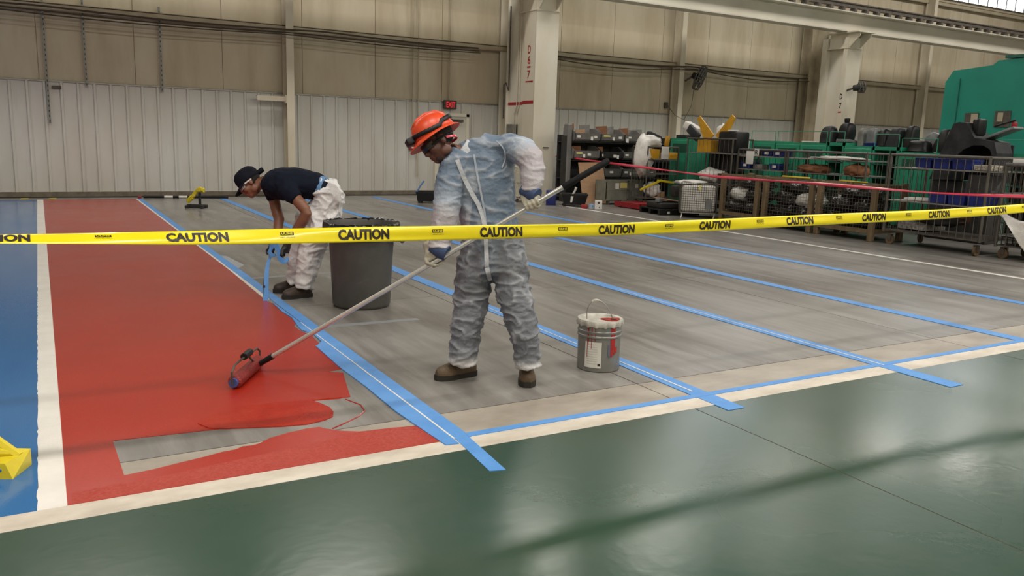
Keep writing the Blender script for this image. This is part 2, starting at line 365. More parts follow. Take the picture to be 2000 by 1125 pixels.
layer('wet_red_paint', [(1.42, 4.36), (1.25, 4.381), (1.28, 4.31), (1.305, 4.22), (1.30, 4.14), (1.275, 4.07), (1.22, 4.035), (1.12, 4.01), (.99, 4.035), (.87, 4.075), (.73, 4.12), (.66, 4.16), (.62, 4.25), (.7, 4.36), (.85, 4.43), (1.05, 4.42), (1.2, 4.40)], redwet, .0058)
layer('stippled_red_paint', [(.03, 3.50), (1.675, 3.50), (1.675, 3.6), (1.655, 3.71), (1.56, 3.76), (1.4, 3.785), (1.3, 3.80), (1.1, 3.75), (.8, 3.70), (.4, 3.64), (.03, 3.62)], redcoarse, .0036)
cr = [(1.43, 4.33), (1.475, 4.2), (1.46, 4.09), (1.40, 4.02), (1.33, 3.97), (1.27, 3.93), (1.22, 3.9)]
MB().tube([(x, y, .001) for x, y in cr], .004, 5).build('paint_dribble', pailr, floor)
# thin bared white strip beside the lifted tape, dark skids
layer('white_line', [(1.69, 18.78), (1.725, 18.78), (1.735, 9.), (1.72, 7.32), (1.68, 7.32), (1.702, 9.)], whitep, .0027)
def tape(name, poly, label, z=.0042, group='blue tape lines on the floor'):
    return MB().prism(poly, 'z', .0003, z).top(name, tapeb, (poly[0][0], poly[0][1], 0), label, 'tape', group)
def strip(x0, x1, y0, y1, j=.006, n=26):
    random.seed(int(x0 * 100)); L = [(x0 + random.uniform(-j, j) * .5, y0 + (y1 - y0) * i / n) for i in range(n + 1)]; Rr = [(x1 + random.uniform(-j, j) * .5, y0 + (y1 - y0) * i / n) for i in range(n + 1)]
    return L + Rr[::-1]
A1 = [(1.615, 5.55), (1.60, 4.95), (1.612, 4.5), (1.608, 4.0), (1.63, 3.62), (1.645, 3.44), (1.712, 3.43), (1.712, 4.2), (1.712, 5.1), (1.715, 6.1), (1.712, 6.9), (1.70, 7.15), (1.685, 6.75), (1.70, 6.5), (1.665, 6.2), (1.655, 6.05), (1.70, 5.9), (1.69, 5.65), (1.635, 5.56)]
tape('masking_tape', A1, 'blue tape with torn paint-stained edge along the wet red coat', .0075)
tape('masking_tape', strip(1.724, 1.81, 3.49, 18.75, .004), 'long blue tape line beside the red coat running back to the wall', .0048)
tape('masking_tape', [(1.726, 3.5), (1.80, 3.5), (1.765, 3.05), (1.69, 3.07)], 'blue tape tail sticking out onto the green floor below the red corner', .0042)
tape('masking_tape', strip(3.335, 3.465, 3.24, 18.6, .004), 'blue tape line passing just behind the grey paint pail', .0048)
tape('masking_tape', strip(5.02, 5.16, 2.97, 18.7, .004), 'blue tape line whose pointed end lies right of the pail on the green floor', .0048)
tape('masking_tape', strip(6.83, 6.97, 3.45, 18.7, .004), 'blue tape line reaching the right end of the white border line', .0048)
tape('masking_tape', strip(8.56, 8.70, 3.5, 18.7, .004), 'farthest blue tape line, nearest the wire crates', .0048)
tape('masking_tape', [(1.80, 3.497), (9.5, 3.497), (9.5, 3.548), (1.80, 3.548)], 'narrow blue tape edging the white border of the green floor', .0060)
for x, y0, y1 in ((1.7175, 3.5, 6.3), (3.385, 3.6, 6.4), (5.08, 3.5, 6.6)):
    layer('bare_white_slit', [(x - .005, y0), (x + .005, y0), (x + .003, y1), (x - .003, y1)], whitep, .0083)
layer('white_line', strip(10.33, 10.42, 5., 15.9, .008), whitep, .0022)
layer('old_tape_trace', [(1.86, 6.07), (2.64, 6.05), (2.64, 6.13), (1.86, 6.15)], mat('faded_tape_residue', (.24, .25, .265), .45), .0012)
layer('old_tape_trace', [(1.77, 8.42), (2.8, 8.5), (2.8, 8.58), (1.77, 8.5)], MATS['faded_tape_residue'], .0012)
layer('filler_patch', [(1.70, 10.15), (1.87, 10.1), (1.92, 9.35), (1.80, 9.1)], mat('grey_filler', (.33, .34, .36), .5), .0012)
# ------------------------------------------------------------------ rear wall
wall = struct(MB().box(XL, XR, YW + .06, YW + .3, -.2, 11).build('wall_back', upper_m))
PW = .915
def rib_panel(x0):
    prof = []
    for k in range(3):
        a = k * PW / 3
        prof += [(a, 0), (a + .215, 0), (a + .235, -.032), (a + .27, -.032), (a + .29, 0)]
    prof.append((PW - .002, 0)); z0, z1 = .10, 2.335
    mb = MB(); n = len(prof)
    vs = [(x0 + p[0], YW + .02 + p[1], z0) for p in prof] + [(x0 + p[0], YW + .02 + p[1], z1) for p in prof] + [(x0 + p[0], YW + .035 + p[1], z0) for p in prof] + [(x0 + p[0], YW + .035 + p[1], z1) for p in prof]
    fs = [(i, i + 1, i + 1 + n, i + n) for i in range(n - 1)] + [(i + n, i + n + 1, i + 3 * n + 1, i + 3 * n) for i in range(n - 1)]
    mb.add(vs, fs); return mb
first = None; k = -3
while -1 + k * PW < 34:
    x0 = -1 + k * PW
    if first is None: first = rib_panel(x0).build('metal_panel', panel_m, wall, fix=False); fx = x0
    else: o = first.copy(); COL.objects.link(o); o.location = (x0 - fx, 0, 0)
    k += 1
struct(MB().box(XL, XR, YW - .02, YW + .05, 2.335, 2.365).build('trim_1', galv))
struct(MB().box(XL, XR, YW - .03, YW + .06, 0, .10).build('baseboard_back', mat('grimy_base_angle', (.19, .16, .12), .7, col2=(.12, .1, .075), scale=6)))
first = None
for k in range(-2, 22):
    x0 = -1.7 + k * 1.79
    if first is None: first = MB().box(x0 + .006, x0 + 1.784, YW + .03, YW + .075, 2.37, 10.8).build('wall_panel', upper_m, wall); fx = x0
    else: o = first.copy(); COL.objects.link(o); o.location = (x0 - fx, 0, 0)
for z, d, i in ((3.78, .17, 2), (6.82, .12, 3)):
    struct(MB().box(XL, XR, YW - d, YW + .05, z + .055, z + .085).box(XL, XR, YW - d, YW - d + .02, z - .05, z + .07).box(XL, XR, YW - d, YW - d + .06, z - .06, z - .045).build('trim_%d' % i, girt_m))
# posts (wind columns)
def post(x, label):
    t = thing('steel_post', label, 'post', (x, YW - .2, 0))
    MB().box(x - .085, x + .085, YW - .42, YW - .40, 0, 9).build('front_flange', steel_cream, t)
    MB().box(x - .012, x + .012, YW - .40, YW - .09, 0, 9).build('web', steel_cream, t)
    MB().box(x - .085, x + .085, YW - .09, YW - .07, 0, 9).build('rear_flange', steel_cream, t)
    MB().box(x - .12, x + .12, YW - .44, YW - .06, 0, .02).build('base_plate', steel_cream, t)
    return t
post(5.06, 'slim cream steel post on the rear wall behind the bending worker')
post(16.62, 'slim cream steel post on the rear wall holding the large fan')
post(28.3, 'slim cream steel post on the rear wall beside the teal machine')
# main columns
def column(x, label, letters):
    t = thing('crane_column', label, 'column', (x + .32, 18.5, 0)); y0 = 17.6
    ins = 0 if x < 15 else .16
    MB().box(x, x + .64, y0, y0 + (.03 if x < 15 else .16), 0, 4.9).build('front_flange', colw, t)
    if ins: MB().box(x, x + .64, y0 + .78, y0 + .98, 0, 4.9).build('rear_flange', colw, t)
    MB().box(x + ins, x + ins + .03, y0 + (.04 if not ins else .16), y0 + (.55 if not ins else .78), 0, 4.9).build('side_plate', colw, t)
    MB().box(x + .61, x + .64, y0 + .03, y0 + .55, 0, 4.9).build('side_plate', colw, t)
    MB().box(x + .06 + ins, x + .09 + ins, y0 + .55 + ins * 2.7, 19.0, 0, 9.5).build('web', colw if not ins else girt_m, t)  # second column: web and building leg carry their shade as darker paint
    MB().box(x, x + .64, 19.0, 19.03, 0, 9.5).box(x + .28, x + .31, 19.03, 19.38, 0, 9.5).box(x, x + .64, 19.38, 19.41, 0, 9.5).build('building_leg', colw if not ins else girt_m, t)
    MB().box(x - .06, x + .70, y0 - .06, 19.4, 0, .035).build('base_plate', colw, t)
    MB().prism([(y0 - .35, 5.02), (y0 - .35, 4.92), (y0 + .02, 4.58), (y0 + .75, 4.58), (y0 + .75, 5.02)], 'x', x + .05, x + .08).prism([(y0 - .35, 5.02), (y0 - .35, 4.92), (y0 + .02, 4.58), (y0 + .75, 4.58), (y0 + .75, 5.02)], 'x', x + .54, x + .57).box(x - .08, x + .72, y0 - .38, y0 + .8, 5.02, 5.06).box(x - .02, x + .66, y0 - .02, y0 + .78, 4.56, 4.585).build('corbel', colw, t)
    if x < 15: MB().box(x - .004, x + .001, y0 + .04, y0 + .55, 2.35, 2.43).box(x + .056, x + .061, y0 + .55, 19.0, 2.33, 2.41).build('painted_band', redstrip, t)
    for s, z, h in letters:
        text_on(s, redstrip if x < 15 else ink, t, (x, 17.90 if x < 15 else 17.68, z), (0, -1, 0), (0, 0, 1), (-1, 0, 0), (.13 if s not in '-' else .16) if x < 15 else .09, h, .02, 'stencil')
    return t
c1 = column(10.65, 'cream crane column stencilled D 6 7 beside the standing worker', (('D', 3.66, .20), ('6', 3.41, .20), ('-', 3.24, .04), ('7', 3.06, .20)))
MB().prism([(17.80, 2.875), (17.80, 2.905), (17.74, 2.905), (17.74, 2.93), (17.68, 2.89), (17.74, 2.85), (17.74, 2.875)], 'x', 10.645, 10.65).box(10.645, 10.65, 17.78, 18.04, 2.875, 2.905).build('stencil_arrow', redstrip, c1)
MB().box(10.66, 10.70, 18.45, 18.80, 1.45, 1.85).bbox(10.56, 10.70, 18.45, 18.80, 1.45, 1.85, .01, 1).build('electrical_box', galv, c1)
for y in (18.5, 18.62): MB().tube([(10.68, y, 1.85), (10.68, y, 2.1), (10.68, y - .12, 2.3), (10.68, y - .12, 4.9)], .014, 6).build('conduit', steel_cream, c1)
MB().tube([(10.66, 18.9, 4.8), (10.66, 18.9, 2.7), (10.6, 18.95, 2.9), (10.62, 19.1, 2.85), (10.66, 19.15, 2.5), (10.66, 19.15, 2.0)], .018, 6).build('flex_hose', dust, c1)
MB().box(10.95, 11.12, 17.585, 17.602, 1.28, 1.30).build('slot_plate', black, c1)
c2 = column(21.95, 'cream crane column stencilled D 7 behind the green cabinets', (('D', 3.1, .18), ('7', 2.82, .18)))
MB().box(21.945, 21.95, 17.62, 17.74, 2.6, 2.64).build('painted_band', redstrip, c2)
# crane runway beam with its rail
bx0, bx1, by = XL, XR, 17.82
rb = thing('crane_runway_beam', 'long cream crane runway beam with rail, upper right', 'beam', (20, by, 5.06))
MB().box(bx0, bx1, by - .2, by + .2, 5.06, 5.09).build('bottom_flange', beam_m, rb)
MB().box(bx0, bx1, by - .012, by + .012, 5.09, 5.62).build('web', beam_m, rb)
MB().box(bx0, bx1, by - .24, by + .24, 5.62, 5.65).build('top_flange', beam_m, rb)
MB().prism([(by - .06, 5.80), (by - .06, 5.815), (by - .012, 5.83), (by - .012, 5.90), (by - .04, 5.92), (by - .04, 5.95), (by + .04, 5.95), (by + .04, 5.92), (by + .012, 5.90), (by + .012, 5.83), (by + .06, 5.815), (by + .06, 5.80)], 'x', bx0, bx1).build('rail', dust, rb)
sp = None
for i in range(60):
    x = 8 + i * .55
    if x > XR: break
    if sp is None: sp = MB().box(x - .05, x + .05, by - .1, by + .1, 5.65, 5.80).build('rail_chair', dust, rb); sx = x
    else: o = sp.copy(); COL.objects.link(o); o.location = (x - sx, 0, 0)
# high windows (daylight)
for n, (x0, x1) in enumerate(((28.9, 37.4), (17.4, 21.6)), 1):
    w = struct(MB().box(x0, x1, YW - .02, YW + .02, 7.0 + .02, 7.06).box(x0, x1, YW - .02, YW + .02, 9.0, 9.06).box(x0, x0 + .06, YW - .02, YW + .02, 7.06, 9).box(x1 - .06, x1, YW - .02, YW + .02, 7.06, 9).build('window_%d' % n, dust))
    px = x0 + .06; i = 0
    while px < x1 - .1:
        e = min(px + .62, x1 - .06)
        MB().box(px, e - .04, YW, YW + .012, 7.06, 9).build('pane', glassm, w); MB().box(e - .04, e, YW - .02, YW + .02, 7.06, 9).build('glazing_bar', dust, w)
        px = e
# rest of the hall (out of view)
struct(MB().box(XL - .2, XL, YB, YW + .3, -.2, 11).build('wall_left', upper_m))
struct(MB().box(XR, XR + .2, YB, YW + .3, -.2, 11).build('wall_right', upper_m))
struct(MB().box(XL, XR, YB - .2, YB, -.2, 11).build('wall_front', upper_m))
struct(MB().box(XL - .2, XR + .2, YB - .2, YW + .3, 10.8, 11).build('ceiling', ceilm))
# two high-bay lamp rows, and a row added behind the camera to soften shadows
lp = None
for y, xsl in LAMP_ROWS:
    for x in xsl:
        if lp is None:
            lp = thing('ceiling_lamp', 'unseen long high-bay ceiling lamp hanging above the hall', 'lamp', (x, y, LAMP_H), 'high-bay lamps in rows under the roof')
            MB().prism([(y - .45, LAMP_H + .02), (y - .3, LAMP_H + .12), (y + .3, LAMP_H + .12), (y + .45, LAMP_H + .02)], 'x', x - 1.2, x + 1.2).build('housing', galv, lp)
            MB().box(x - 1.15, x + 1.15, y - .4, y + .4, LAMP_H, LAMP_H + .018).build('diffuser', lampg, lp)
            [MB().bar((x + q, y, LAMP_H + .1), (x + q, y, 10.82), .01).build('hanger', dust, lp) for q in (-.9, .9)]
            ld = bpy.data.lights.new('lamp_light', 'AREA'); ld.shape = 'RECTANGLE'; ld.size = 2.3; ld.size_y = .8; ld.energy = LAMP_W[y]; ld.color = LAMP_C
            lo = bpy.data.objects.new('lamp_light', ld); COL.objects.link(lo); lo.location = (0, 0, -.01); lo.parent = lp
        else:
            c = copy_tree(lp, (x, y, LAMP_H)); q = [k for k in c.children if k.type == 'LIGHT'][0]; q.data = q.data.copy(); q.data.energy = LAMP_W[y]
# ------------------------------------------------------------------ fittings on the rear wall
def strut(x, z0, z1, label):
    t = thing('strut_channel', label, 'strut', (x, YW - .06, z0))
    MB().box(x - .02, x + .02, YW - .07, YW - .03, z0, z1).build('channel', mat('grey_strut', (.20, .205, .2), .45, metal=.5), t)
    for i in range(int((z1 - z0) / .1)): MB().box(x - .008, x + .008, YW - .073, YW - .069, z0 + .03 + i * .1, z0 + .07 + i * .1).build('slot', black, t)
strut(.23, 1.5, 5.5, 'longest grey slotted strut hanging far left on the wall')
strut(.94, 2.27, 4.0, 'shorter grey slotted strut, second from the left on the wall')
strut(2.39, 2.24, 4.0, 'grey slotted strut over the wall panels, third from the left')
MB().bbox(.30, .47, YW - .06, YW - .01, 2.20, 2.26, .006, 1).top('wall_plate', dust, (.38, YW - .03, 2.2), 'small dark plate beside the longest strut', 'plate')
t = thing('bracket_arm', 'short cream channel arm sticking out left of the slim post', 'bracket', (4.7, YW - .25, 2.2))
MB().box(4.33, 4.99, YW - .32, YW - .30, 2.16, 2.27).box(4.33, 4.99, YW - .30, YW - .18, 2.255, 2.27).build('channel', steel_cream, t); MB().box(4.95, 4.99, YW - .4, YW - .1, 2.12, 2.30).build('end_plate', steel_cream, t)
def cable(pts, r, label, m=cable_m, grp=None):
    P = [Vector(p) for p in pts]; out = []
    for i in range(len(P) - 1):
        p0, p1, p2, p3 = P[max(i - 1, 0)], P[i], P[i + 1], P[min(i + 2, len(P) - 1)]
        for k in range(6):
            u = k / 6; out.append(.5 * ((2 * p1) + (p2 - p0) * u + (2 * p0 - 5 * p1 + 4 * p2 - p3) * u * u + (3 * p1 - p0 - 3 * p2 + p3) * u ** 3))
    out.append(P[-1]); return MB().tube(out, r, 6).top('cable', m, tuple(P[0]), label, 'cable', grp, smooth='all')
for i, (r, dz, ph) in enumerate(((.02, .03, 0), (.016, -.03, 1.), (.014, -.07, 2.1))):
    pts = [(x, YW - .50 - .05 * i, 3.72 + dz - .055 * abs(math.sin((x + ph * .4) * .54)) - .02 * i) for x in np.arange(-3, 10.6, .8)]
    cable(pts, r, ('thickest dark cable slung under the left wall girt', 'middle dark cable slung under the left wall girt', 'lowest dark cable slung under the left wall girt')[i])
for i, (r, dz) in enumerate(((.02, .02), (.015, -.05))):
    pts = [(x, YW - .50 - .05 * i, 3.72 + dz - (.10 + .05 * i) * abs(math.sin((x - 11.3) * .56))) for x in np.arange(11.4, 22., .7)]
    cable(pts, r, ('upper dark cable sagging between the two crane columns', 'lower dark cable sagging between the two crane columns')[i])
def conduit(x, z0, z1, label): MB().bar((x, YW - .05, z0), (x, YW - .05, z1), .016, 8).top('conduit', girt_m, (x, YW - .05, z0), label, 'conduit', smooth=True)
conduit(8.21, 1.30, 6.5, 'thin conduit dropping to the red alarm box behind the hard hat')
conduit(8.36, .45, 6.5, 'thin conduit reaching low on the wall right of the alarm box drop')
conduit(9.23, 2.40, 6.5, 'thin conduit dropping to the exit sign')
t = thing('alarm_box', 'small red alarm pull box on the wall behind the hard hat', 'alarm', (8.2, YW - .06, 1.1)); MB().bbox(8.13, 8.27, YW - .11, YW - .01, 1.12, 1.30, .01, 1).build('housing', redpal, t); MB().box(8.17, 8.23, YW - .125, YW - .11, 1.16, 1.20).build('pull_bar', paper, t)
t = thing('exit_sign', 'lit red exit sign on the wall above the white door', 'sign', (9.23, YW - .06, 2.17))
MB().bbox(9.06, 9.41, YW - .12, YW - .03, 2.18, 2.40, .012, 1).build('housing', dust, t); MB().box(9.085, 9.385, YW - .124, YW - .118, 2.20, 2.38).build('face', signd, t)
text_on('EXIT', signr, t, (9.235, YW - .124, 2.29), (1, 0, 0), (0, 0, 1), (0, -1, 0), .25, .14, .012)
d = struct(MB().box(8.84, 8.92, YW - .07, YW + .04, 0, 2.07).box(9.72, 9.80, YW - .07, YW + .04, 0, 2.07).box(8.84, 9.80, YW - .07, YW + .04, 2.0, 2.08).build('door_1', mat('cream_door_frame', (.66, .62, .52), .45)))
MB().box(8.92, 9.72, YW - .04, YW - .02, .01, 2.0).build('door_leaf', doorm, d); MB().bbox(9.30, 9.62, YW - .12, YW - .04, 1.86, 1.93, .01, 1).tube([(9.45, YW - .13, 1.9), (9.2, YW - .2, 1.93), (9.05, YW - .06, 1.97)], .012, 6).build('door_closer', dust, d)
MB().tube([(9.64, YW - .05, 1.0), (9.64, YW - .1, 1.0), (9.55, YW - .1, 1.0)], .012, 6).build('door_handle', galv, d)
def fan(c, r, n, u, arm, label):
    n = Vector(n).normalized(); u = Vector(u); s = n.cross(u).normalized(); u = s.cross(n); c = Vector(c)
    t = thing('wall_fan', label, 'fan', tuple(c)); mb = MB(frame(c, s, u, n))
    for k, (rr, z) in enumerate(((r, 0), (r * .96, .07), (r * .96, -.07), (r * .66, .10), (r * .33, .11), (r * .66, -.10))): mb.tube([(rr * math.cos(a), rr * math.sin(a), z) for a in np.linspace(0, 2 * math.pi, 25)[:-1]], .012, 5, closed=True)
    for k in range(16):
        a = 2 * math.pi * k / 16
        for sg in (1, -1): mb.tube([(q * r * math.cos(a), q * r * math.sin(a), sg * z) for q, z in ((.1, .115), (.5, .11), (.9, .08), (1, .0))], .007, 4)
    mb.build('cage', mat('fan_grey', (.10, .096, .09), .5, metal=.3), t)
    for k in range(4):
        a = math.pi / 2 * k + .4; B = MB(frame(c, s, u, n) @ Matrix.Rotation(a, 4, 'Z') @ Matrix.Rotation(.45, 4, 'X')); B.prism([(.05, -.05), (r * .85, -.13 * r / .35), (r * .92, 0), (r * .82, .12 * r / .35), (.05, .05)], 'z', -.004, .004).build('blade', MATS['fan_grey'], t)
    MB(frame(c, s, u, n)).lathe([(.02, -.26), (.09, -.24), (.10, -.10), (.06, -.05), (.06, .04), (.02, .05)], 12).build('motor', rubber, t, True)
    MB().tube([tuple(c - n * .2), tuple((c - n * .22 + Vector(arm)) * .5), tuple(arm)] if False else [tuple(c - n * .2), tuple(arm)], .03, 6).build('bracket', dust, t)
    return t
fan((17.12, 18.85, 3.42), .37, (.60, -.72, -.35), (0.2, .3, 1), (16.74, 19.06, 3.32), 'large dark wall fan tilted on the slim post')
fan((22.25, 17.2, 3.38), .17, (.75, -.6, .1), (0, 0, 1), (22.1, 17.6, 3.3), 'small dark fan on the D 7 column')
t = thing('wall_socket', 'small grey socket box with hanging cord at the fan post', 'socket', (16.41, YW - .1, 2.55)); MB().bbox(16.36, 16.46, YW - .08, YW + .0, 2.52, 2.70, .01, 1).build('box', dust, t); MB().tube([(16.42, YW - .1, 2.6), (16.40, YW - .5, 2.3), (16.7, YW - .55, 2.2), (16.95, YW - .55, 2.6), (17.0, YW - .55, 3.1)], .008, 5).build('cord', cable_m, t)
# ------------------------------------------------------------------ caution tape strung across the front
TP = [(-3.2, 1.10, 75), (-.75, 1.045, 72), (-.16, 1.03, 67), (.19, 1.02, 58), (.59, 1.01, 43), (1.0, 1.004, 26), (1.39, 1.0, 14), (2.17, .99, 2), (2.93, .982, -4), (3.71, .988, 2), (4.5, .998, 8), (5.3, 1.006, 6), (6.09, 1.013, 8), (6.9, 1.03, 14), (7.32, 1.045, 18), (8.6, 1.09, 20), (11.0, 1.16, 20)]
TX, TZ, TA = (np.array(a) for a in zip(*TP)); TY = 3.9; TH = .076
def tape_pt(x, v, out=0.):
    z = float(np.interp(x, TX, TZ)); a = math.radians(float(np.interp(x, TX, TA))) ; a *= 1
    up = Vector((0, math.sin(a), math.cos(a))); nor = Vector((0, -math.cos(a), math.sin(a)))
    bow = -.004 * (1 - (v / (TH / 2)) ** 2) + .0025 * math.sin(x * 3.1) * math.sin(v * 90)
    return Vector((x, TY, z)) + up * v + nor * (out - bow)
ct = thing('caution_tape', 'yellow plastic caution tape stretched across the front at waist height', 'barrier tape', (3.5, TY, .99))
xs_ = np.linspace(-3.2, 11.0, 360); vs_ = np.linspace(-TH / 2, TH / 2, 9)
front = [[tape_pt(x, v) for v in vs_] for x in xs_]; back = [[tape_pt(x, v, -.0008) for v in vs_[::-1]] for x in xs_]
MB().ring([f + b for f, b in zip(front, back)], True, True).build('ribbon', cautm, ct, 'all')
def sliced(vs, fs, h, n=8):
    bm = bmesh.new(); V = [bm.verts.new(p) for p in vs]
    for f in fs:
        try: bm.faces.new([V[i] for i in f])
        except ValueError: pass
    for k in range(1, n): bmesh.ops.bisect_plane(bm, geom=bm.verts[:] + bm.edges[:] + bm.faces[:], plane_co=(0, -h / 2 + h * k / n, 0), plane_no=(0, 1, 0))
    bm.verts.index_update(); out = [v.co[:] for v in bm.verts], [[v.index for v in f.verts] for f in bm.faces]; bm.free(); return out
tv, tf, tw, th = text_mesh('CAUTION', 1., .05)
tv, tf = sliced(tv, tf, th)
uv, uf, uw, uh = text_mesh('ULINE', 1., .02)
nv, nf, nw, nh = text_mesh('1-800-295-5510', 1., 0.)
def on_tape(vs, fs, w, h, x, v, W, H, m, name, out):
    mb = MB(); mb.add([tape_pt(x + p[0] / w * W, v + p[1] / h * H, out) for p in vs], fs); return mb.build(name, m, ct, fix=False)
for k in range(-4, 13):
    x = .60 + .789 * k
    on_tape(tv, tf, tw, th, x, .0, .268, .054, ink, 'caution_lettering', .0014)
    x += .405
    if x < 10.8:
        q = MB(); n = 6; q.add([tape_pt(x - .032 + .064 * i / n, .011 + dv, .0012) for i in range(n + 1) for dv in (-.0085, .0085)], [(2 * i, 2 * i + 2, 2 * i + 3, 2 * i + 1) for i in range(n)]); q.build('maker_mark', ink, ct, fix=False)
        on_tape(uv, uf, uw, uh, x, .011, .054, .0115, cautm, 'maker_lettering', .0022)
        on_tape(nv, nf, nw, nh, x, -.007, .07, .004, ink, 'phone_lettering', .0013)
# ------------------------------------------------------------------ red barrier tape along the storage row
RT = [(11.36, 17.58, 1.09), (11.3, 15.06, 1.0), (11.3, 13.28, .94), (11.3, 11.78, .89), (11.3, 10.48, .895), (11.3, 9.36, .905), (11.3, 7.5, .90), (11.3, 6.73, .92), (11.3, 6.04, .95), (11.3, 4.5, 1.02)]
mb = MB(); rings = []
ry = np.array([p[1] for p in RT])[::-1]; rz_ = np.array([p[2] for p in RT])[::-1]; rx_ = np.array([p[0] for p in RT])[::-1]
for i, y in enumerate(np.linspace(17.58, 4.5, 120)):
    x = np.interp(y, ry, rx_); z = np.interp(y, ry, rz_); a = .5 * math.sin(y * 1.1) + .35; h = .024 + .006 * math.sin(y * 2.3)
    rings.append([(x - .01 + math.sin(a) * s * h + o, y, z + math.cos(a) * s * h) for s, o in ((-1, 0), (-.3, -.008), (.3, -.008), (1, 0), (.3, .006), (-.3, .006))])
mb.ring(rings).top('barrier_tape', redtape, (11.3, 11, .9), 'red plastic barrier tape running from the D 6 7 column past the wire crates', 'barrier tape', smooth='all')
# ------------------------------------------------------------------ grey refuse can with its bag
CX, CY = 2.40, 6.80
t = thing('refuse_can', 'grey round plastic refuse can with black liner beside the bending worker', 'trash can', (CX, CY, 0))
MB().lathe([(.0, .0), (.232, 0), (.246, .012), (.252, .03), (.27, .42), (.282, .60), (.30, .605), (.306, .66), (.306, .70), (.318, .705), (.322, .73), (.30, .735), (.288, .70), (.265, .40), (.235, .05), (.0, .04)], 48, (CX, CY, 0)).build('body', canm, t, True)
for sgn in (1, -1):
    d = Vector((R_.x, R_.y, 0)).normalized() * sgn; s = Vector((-d.y, d.x, 0)); c = Vector((CX, CY, .57)) + d * .29
    MB(frame(c, d, s, Vector((0, 0, 1)))).tube([(-.01, -.12, .06), (.05, -.09, .045), (.075, -.06, .02), (.075, .06, .02), (.05, .09, .045), (-.01, .12, .06)], [.012, .018, .02, .02, .018, .012], 8).prism([(-.01, -.10), (.06, -.07), (.06, .07), (-.01, .10)], 'z', .015, .03).build('handle', canm, t, True)
prof = [(.20, .25), (.255, .45), (.283, .66), (.302, .735), (.316, .745), (.329, .74), (.333, .71), (.334, .66), (.330, .635)]
rings = []
for i, (r, z) in enumerate(prof):
    ring = []
    for k in range(96):
        a = 2 * math.pi * k / 96; q = Vector((math.cos(a) * 4, math.sin(a) * 4, i * .55)); nn = noise.noise(q * 2) * .013 + (1 - abs(noise.noise(q * 3.5)) * 3) * .005
        zz = z + (noise.noise(q * 1.7 + Vector((3, 3, 3))) * (.018 if i > 2 else .01))
        ring.append((CX + (r + nn * (.4 if r > .3 else 1)) * math.cos(a), CY + (r + nn * (.4 if r > .3 else 1)) * math.sin(a), zz))
    rings.append(ring)
MB().ring(rings, True, False).build('liner', blackbag, t, 'all', fix=False)
MB().lathe([(0, .26), (.19, .255)], 24, (CX, CY, 0), True).build('liner_floor', blackbag, t)
# ------------------------------------------------------------------ paint pail
BX, BY = 3.175, 4.295
t = thing('paint_pail', 'dented grey steel paint pail with red and white drips and raised bail', 'bucket', (BX, BY, 0))
MB().lathe([(0, .0), (.136, 0), (.142, .006), (.1415, .10), (.143, .225), (.148, .23), (.148, .24), (.143, .245), (.144, .255), (.148, .26), (.148, .27), (.143, .275), (.144, .325), (.0, .325)], 48, (BX, BY, 0)).build('body', pailm, t, True)
# crimped lid
rings = []
for r, z, am in ((.0, .332, 0), (.08, .331, 0), (.125, .329, 0), (.132, .339, 0), (.150, .341, .0), (.154, .333, .002), (.151, .312, .007), (.1475, .305, .008)):
    rings.append([(BX + (r + am * max(0, math.cos(a * 16))) * math.cos(a), BY + (r + am * max(0, math.cos(a * 16))) * math.sin(a), z - (.006 * max(0, math.cos(a * 16)) if am > .005 else 0)) for a in [2 * math.pi * k / 128 for k in range(128)]])
MB().ring(rings, True, True).build('lid', pailw, t, True)
MB(Tm((BX + .055, BY - .045, .3315), -.3)).prism([(.06 * math.cos(a) * (1 + .25 * math.sin(3 * a)), .05 * math.sin(a) * (1 + .2 * math.cos(2 * a))) for a in np.linspace(0, 2 * math.pi, 25)[:-1]], 'z', 0, .006).build('paint_puddle', pailr, t)
MB(Tm((BX + .065, BY - .062, .338), -.3)).prism([(.022 * math.cos(a), .016 * math.sin(a)) for a in np.linspace(0, 2 * math.pi, 17)[:-1]], 'z', 0, .0012).build('spout_hole', black, t)
vdir = math.atan2(-BY, -BX)      # towards the viewer
def patch(a0, a1, z0, z1, m, name, r=.1445, jag=0, seed=1):
    random.seed(seed); n = 10; q = MB(); lo = [z0 + random.uniform(-jag, jag) for _ in range(n + 1)]
    q.add([(BX + r * math.cos(vdir + a0 + (a1 - a0) * i / n), BY + r * math.sin(vdir + a0 + (a1 - a0) * i / n), z) for i in range(n + 1) for z in (lo[i], z1)], [(2 * i, 2 * i + 2, 2 * i + 3, 2 * i + 1) for i in range(n)]); return q.build(name, m, t, fix=False)
lab = patch(-.66, .13, .032, .205, label_m, 'paper_label')
for i in range(9): patch(-.56, -.06, .185 - i * .016, .1885 - i * .016, mat('faint_print', (.45, .44, .41), .6), 'label_print', .1448)
patch(-.03, .09, .045, .062, ink, 'barcode', .1448)
patch(.55, .80, .12, .305, pailr, 'red_run', .1455, .02, 4); patch(.42, .58, .10, .19, mat('blue_grey_smear', (.10, .12, .16), .5), 'smear', .145, .02, 5); patch(.60, .95, .13, .17, pailr, 'red_run', .1452, .02, 8)
for a, z in ((-.52, .18), (-.36, .16), (-.20, .21), (-.56, .10)): patch(a, a + .03, z, .31, pailr, 'red_drip', .1456, .004, 6)
hd = Vector((R_.x, R_.y, 0)).normalized(); hp = Vector((BX, BY, .315)); hpts = []
for k in range(17):
    a = math.pi * k / 16; hpts.append(hp + hd * (-.075 - 0 + (.075) - .108 * math.cos(a) * .8) * 1 + Vector((0, 0, math.sin(a) * .145)) + hd * (-.03 * math.sin(a)))
MB().tube(hpts, .0028, 6).build('bail', galv, t, True)
